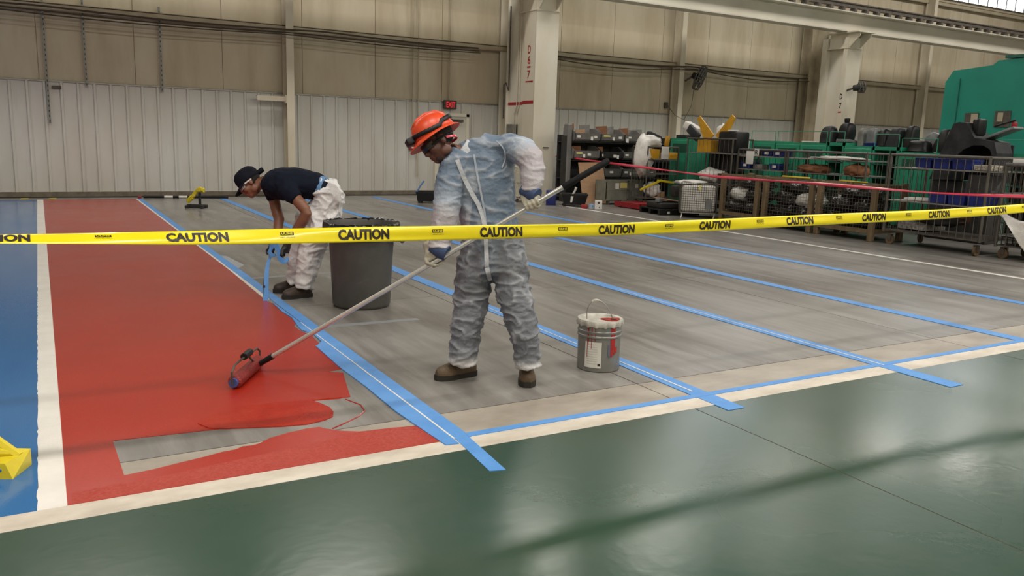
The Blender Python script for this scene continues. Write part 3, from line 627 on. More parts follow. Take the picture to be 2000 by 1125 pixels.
MB().tube(hpts[6:10], [.007, .010, .009, .007], 8).build('bail_grip', pailw, t, True)
for s in (-1, 1): MB().ell(hp + hd * (s * .087 * 1.68), .012, .012, .016, 10).build('bail_ear', pailm, t, True)
# ------------------------------------------------------------------ roller on its pole
pole_a, pole_b = at(520, 703, 5.12), at(1190, 313, 4.72)
pdir = (pole_b - pole_a).normalized()
t = thing('paint_roller', 'long aluminium pole with red-soaked floor roller held by the standing worker', 'paint roller', tuple(at(490, 740, 5.05)))
plen = (pole_b - pole_a).length
MB().tube([pole_a, pole_a + pdir * (plen - .30)], .0145, 12).build('pole', alum, t, True)
MB().tube([pole_a + pdir * (plen - .31), pole_a + pdir * (plen - .30), pole_b - pdir * .01, pole_b], [.0145, .019, .019, .012], 12).build('pole_grip', grip_m, t, True)
MB().tube([pole_a - pdir * .06, pole_a + pdir * .05], [.016, .02], 10).build('pole_socket', black, t, True)
r0, r1 = Vector((.905, 4.77, .043)), Vector((1.135, 5.17, .043)); rax = (r1 - r0).normalized()
MB().tube([r0, r0 + rax * .01, r1 - rax * .01, r1], [.03, .041, .041, .03], 18).build('roller_sleeve', rollm, t, True)
MB().tube([r0 - rax * .02, r0 + rax * .004], .027, 12).build('sleeve_core', rollb, t, True)
e = pole_a - pdir * .05; side = (r0 - rax * .035); side2 = r1 + rax * .03
MB().tube([e, e - pdir * .02 - Vector((0, 0, .01)), (r0 + r1) / 2 + Vector((0, 0, .10)) + rax * .02, side + rax * .06 + Vector((0, 0, .10)), side + Vector((0, 0, .07)), side, r0], .0065, 8).tube([(r0 + r1) / 2 + Vector((0, 0, .10)), side2 + Vector((0, 0, .09)) - rax * .05, side2 + Vector((0, 0, .06)), side2, r1], .0065, 8).build('roller_frame', dust, t, True)
MB().tube([(r0 + r1) / 2 + Vector((0, 0, .105)) - rax * .05, (r0 + r1) / 2 + Vector((0, 0, .105)) + rax * .07], .022, 8).build('frame_clamp', black, t, True)
# ------------------------------------------------------------------ people
def hand_grip(mb, axis_pt, axis, back, r, size=1., curl=4.4, thumb=True):
    """a fist closed round a bar: axis_pt on the bar, axis along it, back = direction from bar to wrist"""
    ax = Vector(axis).normalized(); w = Vector(back); w = (w - ax * w.dot(ax)).normalized(); q = ax.cross(w)
    c = Vector(axis_pt); S = size
    rr = r + .011 * S
    for i, (off, ln, fr) in enumerate(((-.034, .92, .0095), (-.0115, 1.05, .0105), (.0115, 1.0, .0103), (.034, .86, .009))):
        pts = []; rs = []
        for k in range(9):
            a = -.55 + curl * ln * k / 8 * .82
            pts.append(c + ax * (off * S) + (w * math.cos(a) - q * math.sin(a)) * rr * (1.12 if k in (2, 5) else 1.0)); rs.append(fr * S * (1.12 if k in (2, 5) else (.86 if k == 8 else 1)))
        mb.tube(pts, rs, 8)
    pts = [c + w * (r + .05) * S - q * (-.012) - ax * .02, c + w * (r + .028) + q * .012 - ax * .045 * S, c + w * (r * .6 + .004) + q * (r + .016) - ax * .05 * S, c - w * (r * .5) + q * (r + .013) - ax * .035 * S, c - w * (r + .012) + q * (r * .6) - ax * .015 * S]
    if thumb: mb.tube(pts, [.016 * S, .0145 * S, .0125 * S, .0115 * S, .009 * S], 8)
    P0 = c + w * (r + .006)
    mb.ring([[P0 + w * d + ax * (hw * math.cos(a)) * S + q * (hd_ * math.sin(a)) * S for a in [2 * math.pi * k / 12 for k in range(12)]] for d, hw, hd_ in ((-.004, .046, .014), (.025, .047, .02), (.055, .043, .022), (.085, .034, .024), (.11, .03, .026))])
    return P0 + w * .10
def head_mesh(mb, c, f, u):
    f = Vector(f).normalized(); u = Vector(u); u = (u - f * u.dot(f)).normalized(); s = f.cross(u); c = Vector(c)
    M3 = Matrix((f, s, u)).transposed()
    def E(a, b, d, ra, rb, rc): mb.ell(c + f * a + s * b + u * d, ra, rb, rc, 18, M3)
    E(-.012, 0, .035, .098, .077, .09); E(.028, 0, -.035, .064, .06, .085); E(.056, 0, -.092, .033, .036, .028)
    E(.098, 0, -.022, .016, .013, .028); E(.107, 0, -.038, .014, .016, .013); E(.08, 0, .02, .018, .052, .013)
    E(.088, 0, -.066, .014, .025, .009); E(.084, 0, -.078, .014, .022, .009); E(.06, .04, -.03, .03, .022, .03); E(.06, -.04, -.03, .03, .022, .03)
    for g in (1, -1): E(-.008, g * .078, -.012, .02, .011, .032); E(.0, g * .05, -.07, .04, .02, .035)
    return c, f, u, s
def eyes(parent, c, f, u, s):
    for g in (1, -1):
        e = MB().ell(c + f * .079 + s * (g * .031) + u * .0, .0125, .0125, .0125, 12).build('eye', eyew, parent, 'all'); MB().ell(c + f * .0885 + s * (g * .031) + u * -.001, .0045, .006, .006, 10).build('iris', eyed, e, 'all')
def boot(parent, heel, toe, ank, m, w=.052, hgt=.13):
    heel, toe = Vector(heel), Vector(toe); d = (toe - heel); L = d.length; d.normalize(); s = Vector((-d.y, d.x, 0)); z = Vector((0, 0, 1))
    mb = MB(); rings = []
    for u, ww, h in ((0, .55, .085), (.06, .8, .10), (.2, .86, .105), (.35, .88, .10), (.5, .95, .088), (.65, 1.05, .075), (.8, 1.0, .066), (.92, .78, .056), (1, .42, .04)):
        cc = heel + d * (u * L) + z * (.028)
        rings.append([cc + s * (ww * w * math.cos(a)) + z * (h * max(0, math.sin(a)) + (0 if math.sin(a) > 0 else .004 * math.sin(a))) for a in [2 * math.pi * k / 16 for k in range(16)]])
    mb.ring(rings)
    a0 = heel + d * (.24 * L)
    mb.ring([[a0 + (Vector(ank) - a0) * 0 + d * (dx + rad * 1.12 * math.cos(a)) + s * (rad * .95 * math.sin(a)) + z * h for a in [2 * math.pi * k / 16 for k in range(16)]] for dx, rad, h in ((.0, .05, .05), (0, .05, .10), (-.005, .05, .14), (-.008, .053, .19))])
    me = remesh(mb, .006, 6); b = mesh_obj(me, 'boot', m, parent)
    so = MB(); out = []
    for u, ww in ((-.02, .5), (.05, .82), (.2, .9), (.38, .84), (.5, .92), (.66, 1.08), (.8, 1.05), (.93, .82), (1.02, .4)): out.append((u, ww))
    poly = [heel + d * (u * L) + s * (ww * w) for u, ww in out] + [heel + d * (u * L) - s * (ww * w) for u, ww in out[::-1]]
    so.prism([(p.x, p.y) for p in poly], 'z', .0, .034).build('sole', solem, b)
    return b
def paint(me, fn):
    ca = me.color_attributes.new('Col', 'FLOAT_COLOR', 'POINT')
    ca.data.foreach_set('color', np.array(fn, dtype=np.float32).ravel())
# ---- standing worker in the thin white coverall
W1 = thing('person', 'standing worker in orange hard hat and thin white coverall pushing the roller pole', 'person', (2.36, 4.33, 0))
torso = [(930, 274, 5.02, 22, .06), (938, 284, 5.03, 50, .115), (941, 303, 5.04, 63, .135), (942, 335, 5.05, 63, .145), (946, 365, 5.05, 60, .148), (951, 400, 5.06, 57, .145), (956, 435, 5.06, 55, .14), (960, 465, 5.06, 59, .145), (962, 495, 5.06, 64, .15), (962, 520, 5.06, 65, .145), (960, 540, 5.06, 55, .12)]
leg_r = [(930, 505, 5.07, 37, .125), (926, 540, 5.07, 37, .12), (922, 575, 5.08, 35, .115), (916, 610, 5.07, 33, .108), (910, 640, 5.06, 30, .10), (907, 675, 5.07, 28.5, .092), (905, 713, 5.08, 26.5, .08)]
leg_l = [(990, 505, 5.05, 38, .125), (998, 540, 5.04, 36, .12), (1004, 575, 5.02, 34, .118), (1013, 610, 5.0, 32, .11), (1022, 640, 5.0, 30, .10), (1028, 675, 5.02, 27, .092), (1031, 718, 5.03, 23.5, .08)]
arm_r = [(905, 305, 5.0, 30, .09), (889, 328, 4.98, 32, .088), (878, 360, 4.96, 30, .08), (873, 395, 4.94, 28, .075), (868, 425, 4.93, 26, .07), (862, 452, 4.92, 24, .062), (858, 476, 4.91, 21, .056), (857, 487, 4.905, 19, .052)]
arm_l = [(970, 289, 5.02, 26, .09), (1000, 289, 4.98, 28, .09), (1023, 296, 4.93, 29, .088), (1036, 312, 4.89, 27, .08), (1041, 332, 4.86, 24.5, .07), (1039, 352, 4.84, 22.5, .062), (1037, 368, 4.83, 19.5, .056), (1036, 376, 4.83, 18, .05)]
mb = MB(); cen = []
trap = [(899, 294, 5.0, 13, .07), (925, 288.5, 5.02, 18, .10), (960, 285, 5.03, 22, .11), (990, 288, 5.0, 23, .10)]
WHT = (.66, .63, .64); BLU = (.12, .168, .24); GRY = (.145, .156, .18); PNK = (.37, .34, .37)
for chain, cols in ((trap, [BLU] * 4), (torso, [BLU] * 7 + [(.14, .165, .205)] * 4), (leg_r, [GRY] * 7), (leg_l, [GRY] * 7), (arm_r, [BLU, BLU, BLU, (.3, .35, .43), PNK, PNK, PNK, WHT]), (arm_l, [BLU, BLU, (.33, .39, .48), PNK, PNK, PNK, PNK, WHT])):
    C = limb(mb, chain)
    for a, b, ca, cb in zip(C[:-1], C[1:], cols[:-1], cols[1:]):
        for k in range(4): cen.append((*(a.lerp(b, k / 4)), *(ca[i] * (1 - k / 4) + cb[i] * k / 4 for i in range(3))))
me = remesh(mb, .0085, 3)
wm = lambda p: 1.5 if p.z < .62 else (1.2 if p.z < .95 else .75)
hs = wrinkle(me, .0095, (7., 7., 15.), 2., True, wm)
cen = np.array(cen); co = np.array([v.co[:] for v in me.vertices]); hs = np.array(hs)
ix = np.concatenate([np.argmin(((co[i:i + 2000, None, :] - cen[None, :, :3]) ** 2).sum(2), 1) for i in range(0, len(co), 2000)])
colr = cen[ix, 3:6]
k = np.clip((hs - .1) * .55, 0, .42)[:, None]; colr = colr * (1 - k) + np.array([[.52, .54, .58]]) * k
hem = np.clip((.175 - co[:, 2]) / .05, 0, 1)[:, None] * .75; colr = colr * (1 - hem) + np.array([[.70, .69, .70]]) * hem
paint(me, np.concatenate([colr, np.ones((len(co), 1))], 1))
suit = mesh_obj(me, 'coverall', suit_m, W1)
# collar, zip flap
nb = at(898, 296, 4.985)
def ribbon(pts, w, m, name, parent, t=.004, lat=None):
    P = [Vector(p) for p in pts]; rings = []
    for i, p in enumerate(P):
        tt = (P[min(i + 1, len(P) - 1)] - P[max(i - 1, 0)]).normalized(); a = tt.cross(F_ if lat is None else lat).normalized(); n = a.cross(tt)
        ww = w[i] if isinstance(w, (list, tuple)) else w
        rings.append([p + a * ww + n * t, p - a * ww + n * t, p - a * ww - n * t, p + a * ww - n * t])
    return MB().ring(rings).build(name, m, parent, 'all' if False else True)
flapm = mat('white_coverall_seam', (.52, .53, .56), .55, col2=(.40, .43, .48), scale=14, bump=.3)
def front_pts(pp, chain, lift=.012):     # follow the suit front at photo points
    out = []
    for (x, y) in pp:
        c = min(chain, key=lambda q: abs(q[1] - y)); dx = (x - c[0]) / c[3]; b = c[4] * math.sqrt(max(0, 1 - min(.95, dx * dx))); out.append(at(x, y, c[2] - b - lift))
    return out
from mathutils.bvhtree import BVHTree
bvh = BVHTree.FromPolygons([Vector(v.co) + Vector(W1['_o']) for v in suit.data.vertices], [p.vertices[:] for p in suit.data.polygons])
def surf(pp, lift=.006):
    out = []
    for x, y in pp:
        d = (F_ + R_ * ((x - 1000) / FPX) - U_ * ((y - 562.5) / FPX)); h = bvh.ray_cast(CAM, d.normalized())
        if h[0] is not None: out.append(h[0] - d.normalized() * lift)
    return out
def dense(pp, n=6): return [(a[0] + (b[0] - a[0]) * k / n, a[1] + (b[1] - a[1]) * k / n) for a, b in zip(pp[:-1], pp[1:]) for k in range(n)] + [pp[-1]]
def smooth_pts(P):
    for _ in range(3): P = [P[0]] + [(P[i - 1] + P[i] * 2 + P[i + 1]) / 4 for i in range(1, len(P) - 1)] + [P[-1]]
    return P
ribbon(smooth_pts(surf(dense([(893, 312), (905, 345), (920, 375), (935, 400), (944, 425), (949, 460), (950, 490), (951, 521)]))), .013, flapm, 'zip_flap', suit, .005)
seamm = mat('blue_grey_seam', (.26, .31, .38), .6, col2=(.36, .40, .46), scale=12)
ribbon(smooth_pts(surf(dense([(926, 302), (930, 330), (938, 370), (946, 410), (951, 450)]))), .006, seamm, 'seam', suit, .004)
ribbon(smooth_pts(surf(dense([(951, 522), (954, 535), (957, 548)]))), [.014] * 20, flapm, 'fly_flap', suit, .005)
ribbon(smooth_pts(surf(dense([(970, 275), (985, 290), (988, 310), (980, 328)], 4))), .004, seamm, 'armhole_seam', suit, .003)
# collar ring round the neck
ccn = at(900, 293, 4.995); nd = (at(868, 268, 4.97) - at(915, 305, 5.02)).normalized()
s1 = nd.cross(FH).normalized(); s2 = s1.cross(nd)
MB().ring([[ccn + nd * h + s1 * (r * math.cos(a)) + s2 * (r * .95 * math.sin(a)) for a in [2 * math.pi * k / 24 for k in range(24)]] for h, r in ((-.07, .092), (-.03, .084), (.008, .076), (.013, .072), (.0, .07), (-.05, .078))], True, False).build('collar', flapm, suit, 'all')
# body (skin)
bd = MB()
hc, hf, hu, hs_ = head_mesh(bd, at(856, 277, 4.965), -R_ * .80 - U_ * .50 - F_ * .30, U_ * .84 - R_ * .50)
bd.ring([[p + a_ * (r * math.cos(a)) + b_ * (r * math.sin(a)) for a in [2 * math.pi * k / 14 for k in range(14)]] for p, r, a_, b_ in ((hc - hf * .02 - hu * .05, .056, hs_, hf), (hc - hf * .05 - hu * .10, .058, s1, s2), (at(905, 300, 5.01), .066, s1, s2), (at(925, 320, 5.04), .09, s1, s2))])
for ch in (torso, leg_r[:-1], leg_l[:-1], arm_r, arm_l): limb(bd, ch, .72)
me = remesh(bd, .0065, 3, .4); body = mesh_obj(me, 'body', skin1, W1)
eyes(body, hc, hf, hu, hs_)
# short hair and beard shadow
hm = MB(); M3 = Matrix((hf, hs_, hu)).transposed()
hm.ell(hc - hf * .02 + hu * .036, .098, .0805, .092, 20, M3); mesh_obj(remesh(hm, .008, 1), 'hair', hairm, W1)
bm_ = MB(); bm_.ell(hc + hf * .052 - hu * .09, .037, .040, .031, 16, M3); bm_.ell(hc + hf * .02 - hu * .075, .05, .058, .03, 16, M3); mesh_obj(remesh(bm_, .007, 2), 'beard', mat('short_dark_beard', (.03, .013, .01), .7, bump=.3, bscale=200), W1)
# hard hat
hatM = frame(hc + hu * .045 - hf * .006, hf, hs_, hu)
hat = MB(hatM)
hat.ring([[(rx * math.cos(a), ry * math.sin(a), z) for a in [2 * math.pi * k / 40 for k in range(40)]] for rx, ry, z in ((.138, .118, .0), (.137, .117, .02), (.131, .111, .055), (.116, .098, .09), (.09, .075, .115), (.05, .042, .13), (.004, .004, .134))], True, True)
hato = hat.build('hard_hat', hatm, W1, 'all')
br = MB(hatM); O = []; I = []
for k in range(48):
    a = 2 * math.pi * k / 48; e = .172 if False else 0; rx = .165 + .028 * max(0, math.cos(a)); ry = .142; dz = -.012 - .012 * max(0, math.cos(a))
    O.append((rx * math.cos(a), ry * math.sin(a), dz)); I.append((.133 * math.cos(a), .113 * math.sin(a), .008))
br.ring([I, O, [(p[0], p[1], p[2] - .006) for p in O], [(p[0], p[1], p[2] - .008) for p in I]], True, False).build('brim', hatm, hato, 'all')
for off in (-.03, 0, .03):
    br = MB(hatM); br.tube([(x, off, z) for x, z in ((-.11, .085), (-.07, .122), (0, .136), (.06, .126), (.10, .10))], .009, 8).build('crown_ridge', hatm, hato, 'all')
st = MB(hatM); P = []
for k in range(41):
    a = 2 * math.pi * k / 40; P.append((.142 * math.cos(a), .122 * math.sin(a), .028 + .012 * math.cos(2 * a) + (.018 if math.cos(a) < -.3 else 0)))
st.ring([[(p[0] * q, p[1] * q, p[2] + dz) for q, dz in ((1, -.014), (1.035, -.012), (1.035, .012), (1, .014), (.96, .0))] for p in P], True, False).build('headlamp_strap', black, hato, 'all')
MB(hatM).bbox(.135, .185, -.035, .035, .012, .055, .008, 2).build('headlamp', black, hato, True)
# suspension, safety glasses, red cord
MB(frame(hc, hf, hs_, hu)).tube([(.105 * math.cos(a), .085 * math.sin(a), -.005 - .01 * math.cos(a)) for a in np.linspace(.9, 2 * math.pi - .9, 20)], .007, 6).build('nape_strap', black, hato, True)
gl = MB(frame(hc, hf, hs_, hu)); gl.ring([[(.112 * math.cos(a) + .006, .083 * math.sin(a), z) for a in np.linspace(-1.1, 1.1, 15)] + [(.108 * math.cos(a) + .006, .079 * math.sin(a), z) for a in np.linspace(1.1, -1.1, 15)] for z in (-.026, .0, .02)], True, True); glo = gl.build('safety_glasses', mat('smoked_lens', (.02, .018, .018), .12), W1, True)
MB(frame(hc, hf, hs_, hu)).tube([(-.045, .086, .0), (-.02, .088, .004), (.05, .080, .008)], .004, 6).tube([(-.045, -.086, .0), (-.02, -.088, .004), (.05, -.080, .008)], .004, 6).build('temple_arm', black, glo, True)
MB(frame(hc, hf, hs_, hu)).ring([[(.103 * math.cos(a) * q - .01, .091 * math.sin(a) * q, z - .012 + .02 * math.cos(a)) for q, z in ((1, -.008), (1.04, -.007), (1.04, .007), (1, .008))] for a in np.linspace(1.75, 2 * math.pi - 1.75, 20)], True, True).build('red_head_cord', redtape, W1, True)
# gloves
def glove(parent, axis_pt, wrist, m, name, r, cuff=None, flip=1):
    g = MB(); wr = Vector(wrist); ax = pdir * flip
    end = hand_grip(g, axis_pt, ax, wr - Vector(axis_pt), r, 1.08)
    g.tube([end, end.lerp(wr, .6), wr], [.031, .034, .036], 12)
    go = mesh_obj(remesh(g, .0046, 2, .4), name, m, parent)
    if cuff:
        c = MB(); d = (wr - end); L = d.length; d.normalize(); c.tube([wr - d * .055, wr - d * .04, wr + d * .02, wr + d * .05], [.040, .046, .050, .047], 18); c.build('knit_cuff', cuff, go, True)
    return go
def pole_at(px): # nearest point on pole for a photo column
    best = min((abs((CAM and 1) and ((1000 + FPX * ((pole_a + pdir * s - CAM).dot(R_)) / ((pole_a + pdir * s - CAM).dot(F_))) - px)), s) for s in np.linspace(0, plen, 600)); return pole_a + pdir * best[1]
glove(W1, pole_at(853), at(859, 488, 4.91), glovem, 'glove', .0145, cuffb)
glove(W1, pole_at(1040), at(1036, 376, 4.83), glovem, 'glove', .0145, cuffb, -1)
boot(W1, Vector((2.335, 4.475, 0)), Vector((2.055, 4.475, 0)) + Vector((0, -.02, 0)), (0, 0, 0), bootm, .05)
boot(W1, Vector((2.635, 4.335, 0)), Vector((2.50, 4.09, 0)), (0, 0, 0), bootm, .052)
# ---- bending worker
W2 = thing('person', 'bending worker in navy shirt, cap and white coverall trousers pulling up blue tape', 'person', (2.0, 7.4, 0))
D2 = 7.42
torso2 = [(516, 352, 7.42, 14, .08), (524, 356, 7.42, 24, .15), (535, 358, 7.42, 30, .19), (552, 359, 7.42, 33, .20), (575, 359, 7.43, 32, .185), (598, 361, 7.45, 29, .17), (618, 364, 7.47, 26, .16), (636, 373, 7.49, 23, .155)]
slv_n = [(548, 360, 7.32, 20, .075), (560, 372, 7.26, 19, .075), (572, 382, 7.23, 17, .07), (580, 389, 7.22, 14.5, .065)]
slv_f = [(530, 362, 7.52, 20, .075), (533, 376, 7.55, 17, .072), (536, 390, 7.56, 13, .064)]
arm_n = [(545, 358, 7.33, 13, .055), (572, 381, 7.24, 12, .054), (585, 396, 7.22, 11.5, .05), (596, 409, 7.22, 10.5, .046), (599, 416, 7.22, 10.5, .045), (592, 430, 7.24, 11, .045), (579, 450, 7.28, 9.5, .04), (567, 468, 7.31, 7.5, .034)]
arm_f = [(530, 360, 7.5, 12, .055), (535, 388, 7.56, 11, .05), (540, 410, 7.55, 10.5, .046), (545, 428, 7.52, 10.5, .044), (543, 448, 7.48, 9, .04), (540, 470, 7.44, 7, .034)]
mb = MB(); limb(mb, torso2); limb(mb, slv_n); limb(mb, slv_f)
me = remesh(mb, .010, 4); wrinkle(me, .007, (5, 5, 6), 9.); mesh_obj(me, 'shirt', navy, W2)
hip = [(618, 366, 7.47, 23, .155), (632, 372, 7.49, 30, .17), (638, 388, 7.5, 33, .18), (636, 406, 7.5, 33, .175), (626, 428, 7.5, 34, .165), (616, 448, 7.5, 32, .15)]
legn = [(622, 420, 7.44, 30, .12), (618, 445, 7.43, 27, .115), (613, 470, 7.42, 26, .11), (606, 495, 7.43, 24, .10), (600, 520, 7.43, 20.5, .095), (596, 542, 7.44, 18.5, .085), (594, 563, 7.45, 17.5, .078)]
legf = [(606, 425, 7.58, 26, .115), (596, 450, 7.6, 23, .11), (588, 475, 7.61, 22, .105), (583, 500, 7.62, 20, .098), (579, 525, 7.63, 17, .09), (577, 553, 7.65, 15, .075)]
mb = MB()
for ch in (hip, legn, legf): limb(mb, ch)
limb(mb, [(648, 372, 7.46, 10, .08), (660, 378, 7.45, 11, .09), (662, 394, 7.45, 9, .09), (655, 408, 7.46, 8, .08)])
me = remesh(mb, .0095, 2); wrinkle(me, .02, (5, 5, 8), 4.)
tro = mesh_obj(me, 'coverall_trousers', tyv, W2)
MB().ring([[c + a_ * (r * math.cos(a)) + b_ * (r2 * math.sin(a)) for a in [2 * math.pi * k / 28 for k in range(28)]] for c, r, r2, a_, b_ in [(at(629 + dx, 370 + dy, 7.48), 26 / 214, .163, (U_ * .95 + R_ * .25).normalized(), F_) for dx, dy in ((-4, -1.5), (5, 2))]], True, True).build('waistband', mat('blue_waistband', (.10, .22, .42), .7), tro, True)
ribbon([at(640, 360, 7.30), at(652, 366, 7.29), at(660, 378, 7.30), at(664, 392, 7.32)], [.02, .03, .03, .012], tyv, 'tied_sleeve', tro, .008)
bd = MB()
c2_, f2, u2, s2_ = head_mesh(bd, at(489, 358, 7.41), -R_ * .74 - U_ * .64 - F_ * .18, U_ * .74 - R_ * .62)
sa = (u2 - F_ * 0).normalized()
bd.ring([[p + u_ * (r * math.cos(a)) + v_ * (r * math.sin(a)) for a in [2 * math.pi * k / 14 for k in range(14)]] for p, r, u_, v_ in ((c2_ - f2 * .03 - u2 * .05, .057, s2_, (U_)), (at(512, 357, 7.42), .06, F_, U_), (at(528, 358, 7.42), .075, F_, U_))])
limb(bd, torso2[1:], .8); limb(bd, arm_n); limb(bd, arm_f); limb(bd, hip[:-1], .8); limb(bd, legn, .75); limb(bd, legf, .75)
body2 = mesh_obj(remesh(bd, .0068, 3, .4), 'body', skin2, W2); eyes(body2, c2_, f2, u2, s2_)
M3 = Matrix((f2, s2_, u2)).transposed()
hm = MB(); hm.ell(c2_ - f2 * .02 + u2 * .03, .094, .079, .088, 18, M3); mesh_obj(remesh(hm, .008, 1), 'hair', hairm, W2)
cM = frame(c2_ + u2 * .028 - f2 * .008, f2, s2_, u2)
cp = MB(cM).ring([[(rx * math.cos(a), ry * math.sin(a), z) for a in [2 * math.pi * k / 36 for k in range(36)]] for rx, ry, z in ((.112, .094, -.012), (.116, .097, .01), (.116, .097, .045), (.106, .09, .08), (.08, .07, .105), (.04, .035, .118), (.004, .004, .12))], True, True).build('cap', capm, W2, 'all')
vs = []
O = []; I = []
for k in range(25):
    a = -1.15 + 2.3 * k / 24; O.append((.10 * math.cos(a) + .085 * math.cos(a * 1.25) ** 1 * (1 if abs(a) < 1.25 else 0) + .0, .096 * math.sin(a), -.018 - .02 * math.cos(a))); I.append((.108 * math.cos(a), .092 * math.sin(a), .0))
MB(cM).ring([[i, o, (o[0], o[1], o[2] - .005), (i[0], i[1], i[2] - .006)] for i, o in zip(I, O)], True, True).build('cap_bill', capm, cp, True)
MB(cM).bbox(-.165, -.085, -.04, .04, -.012, .02, .012, 2).build('cap_back_flap', capm, cp, True)
MB(cM).tube([(0, 0, .118), (0, 0, .124)], .008, 8).build('cap_button', capm, cp, True)
gl = MB(frame(c2_, f2, s2_, u2)); gl.ring([[(.11 * math.cos(a) + .006, .083 * math.sin(a), z) for a in np.linspace(-1.1, 1.1, 15)] + [(.106 * math.cos(a) + .006, .079 * math.sin(a), z) for a in np.linspace(1.1, -1.1, 15)] for z in (-.022, .0, .016)], True, True); glo = gl.build('safety_glasses', specm, W2, True)
MB(frame(c2_, f2, s2_, u2)).tube([(-.03, .088, .0), (.02, .088, .002), (.055, .078, .004)], .0065, 6).tube([(-.03, -.088, .0), (.02, -.088, .002), (.055, -.078, .004)], .0065, 6).build('temple_arm', mat('white_plastic', (.75, .73, .72), .3), glo, True)
def glove2(px, wrist):
    g = MB(); wr = Vector(wrist); p = at(*px); end = hand_grip(g, p, (R_ * .5 + F_ * .85), wr - p, .018, 1.1, 4.2); g.tube([end, end.lerp(wr, .6), wr], [.032, .036, .04], 12)
    return mesh_obj(remesh(g, .005, 2, .4), 'glove', gloveb, W2)
glove2((554, 498, 7.33), at(566, 470, 7.31)); glove2((532, 492, 7.42), at(540, 471, 7.44))
boot(W2, Vector((2.10, 7.33, 0)), Vector((1.83, 7.285, 0)), (0, 0, 0), bootd, .05)
boot(W2, Vector((2.10, 7.645, 0)), Vector((1.83, 7.615, 0)), (0, 0, 0), bootd, .05)
# tape being peeled from the floor
t = thing('peeled_tape', 'strip of blue tape being peeled off the floor into the bending worker\'s gloves', 'tape', (1.67, 7.27, 0))
ribbon([at(518.5, 588, 7.28), at(519.5, 572, 7.29), at(520, 550, 7.31), at(521, 530, 7.33), at(524, 512, 7.36), at(528, 500, 7.38)], [.024, .022, .021, .019, .015, .012], tapeb, 'strip', t, .0012)
ribbon([at(515, 585, 7.285), at(515.5, 560, 7.30), at(517.5, 535, 7.33)], [.006, .012, .005], ink, 'dark_underside', t, .001)
for pp, ww in ((((527, 492, 7.36), (531, 480, 7.33), (537, 474, 7.31), (541, 483, 7.29), (545, 492, 7.28), (543, 503, 7.28)), (.012, .03, .034, .028, .026, .012)), (((541, 497, 7.29), (547, 506, 7.27), (553, 510, 7.27), (560, 509, 7.27), (563, 503, 7.28)), (.012, .022, .026, .022, .01)), (((529, 484, 7.34), (526, 492, 7.34), (531, 499, 7.33), (538, 498, 7.31)), (.01, .02, .02, .01))):
    ribbon([at(*p) for p in pp], list(ww), tapeb, 'crumpled_tape', t, .004, (F_ + R_ * .5).normalized())
# ------------------------------------------------------------------ storage along the right and rear
def caster(parent, x, y, r=.06, a=0., m=rubber):
    c = MB(Tm((x, y, r), a)).tube([(0, -.018, 0), (0, .018, 0)], r, 16).build('wheel', m, parent, True)
    MB(Tm((x, y, r), a)).box(-.03, .03, -.03, -.022, -.01, r * 1.1).box(-.03, .03, .022, .03, -.01, r * 1.1).box(-.035, .035, -.03, .03, r * 1.05, r * 1.2).build('fork', dust, c)
def wires(parent, p0, p1, z0, z1, pitch, hp, r, m=wire_m):
    """one wire panel between two floor points: uprights every pitch, cross wires every hp"""
    p0, p1 = Vector((*p0, 0)), Vector((*p1, 0)); L = (p1 - p0).length; mb = MB(); n = max(1, round(L / pitch))
    for i in range(1, n): q = p0.lerp(p1, i / n); mb.bar((q.x, q.y, z0), (q.x, q.y, z1), r, 4)
    if hp:
        k = max(1, round((z1 - z0) / hp))
        for i in range(k + 1): z = z0 + (z1 - z0) * i / k; mb.bar((p0.x, p0.y, z), (p1.x, p1.y, z), r, 4)
    o = mb.build('wire_panel', m, parent); o['kind'] = 'stuff'; return o
def cart(label, x0, x1, y0, y1, zt, shelves, pitch=.11, hp=0, zb=.2, wh=True, r=.018, m=wire_m, group=None, cat='cart', name='wire_cart', panels='xXyY', rw=.005, rot=None):
    t = thing(name, label, cat, ((x0 + x1) / 2, (y0 + y1) / 2, 0), group)
    cs = [(x0, y0), (x1, y0), (x1, y1), (x0, y1)]
    for x, y in cs: MB().bar((x, y, zb - .03 if wh else 0), (x, y, zt), r, 8).build('corner_post', m, t, True)
    for a, b in zip(cs, cs[1:] + cs[:1]): MB().bar((*a, zt), (*b, zt), r, 8).build('top_rail', m, t, True)
    for z in [zb] + list(shelves): MB().box(x0, x1, y0, y1, z - .018, z).build('shelf', galv if z > zb else dust, t)
    if 'x' in panels: wires(t, (x0, y0), (x0, y1), zb, zt, pitch, hp, rw, m)
    if 'X' in panels: wires(t, (x1, y0), (x1, y1), zb, zt, pitch, hp, rw, m)
    if 'y' in panels: wires(t, (x0, y0), (x1, y0), zb, zt, pitch, hp, rw, m)
    if 'Y' in panels: wires(t, (x0, y1), (x1, y1), zb, zt, pitch, hp, rw, m)
    if wh:
        for i, (x, y) in enumerate(cs): caster(t, x + (.08 if x == x0 else -.08), y + (.08 if y == y0 else -.08), min(.075, zb * .42), .5 * i, mat('worn_caster_tyre', (.16, .10, .05), .7, col2=(.08, .055, .035), scale=20))
    return t
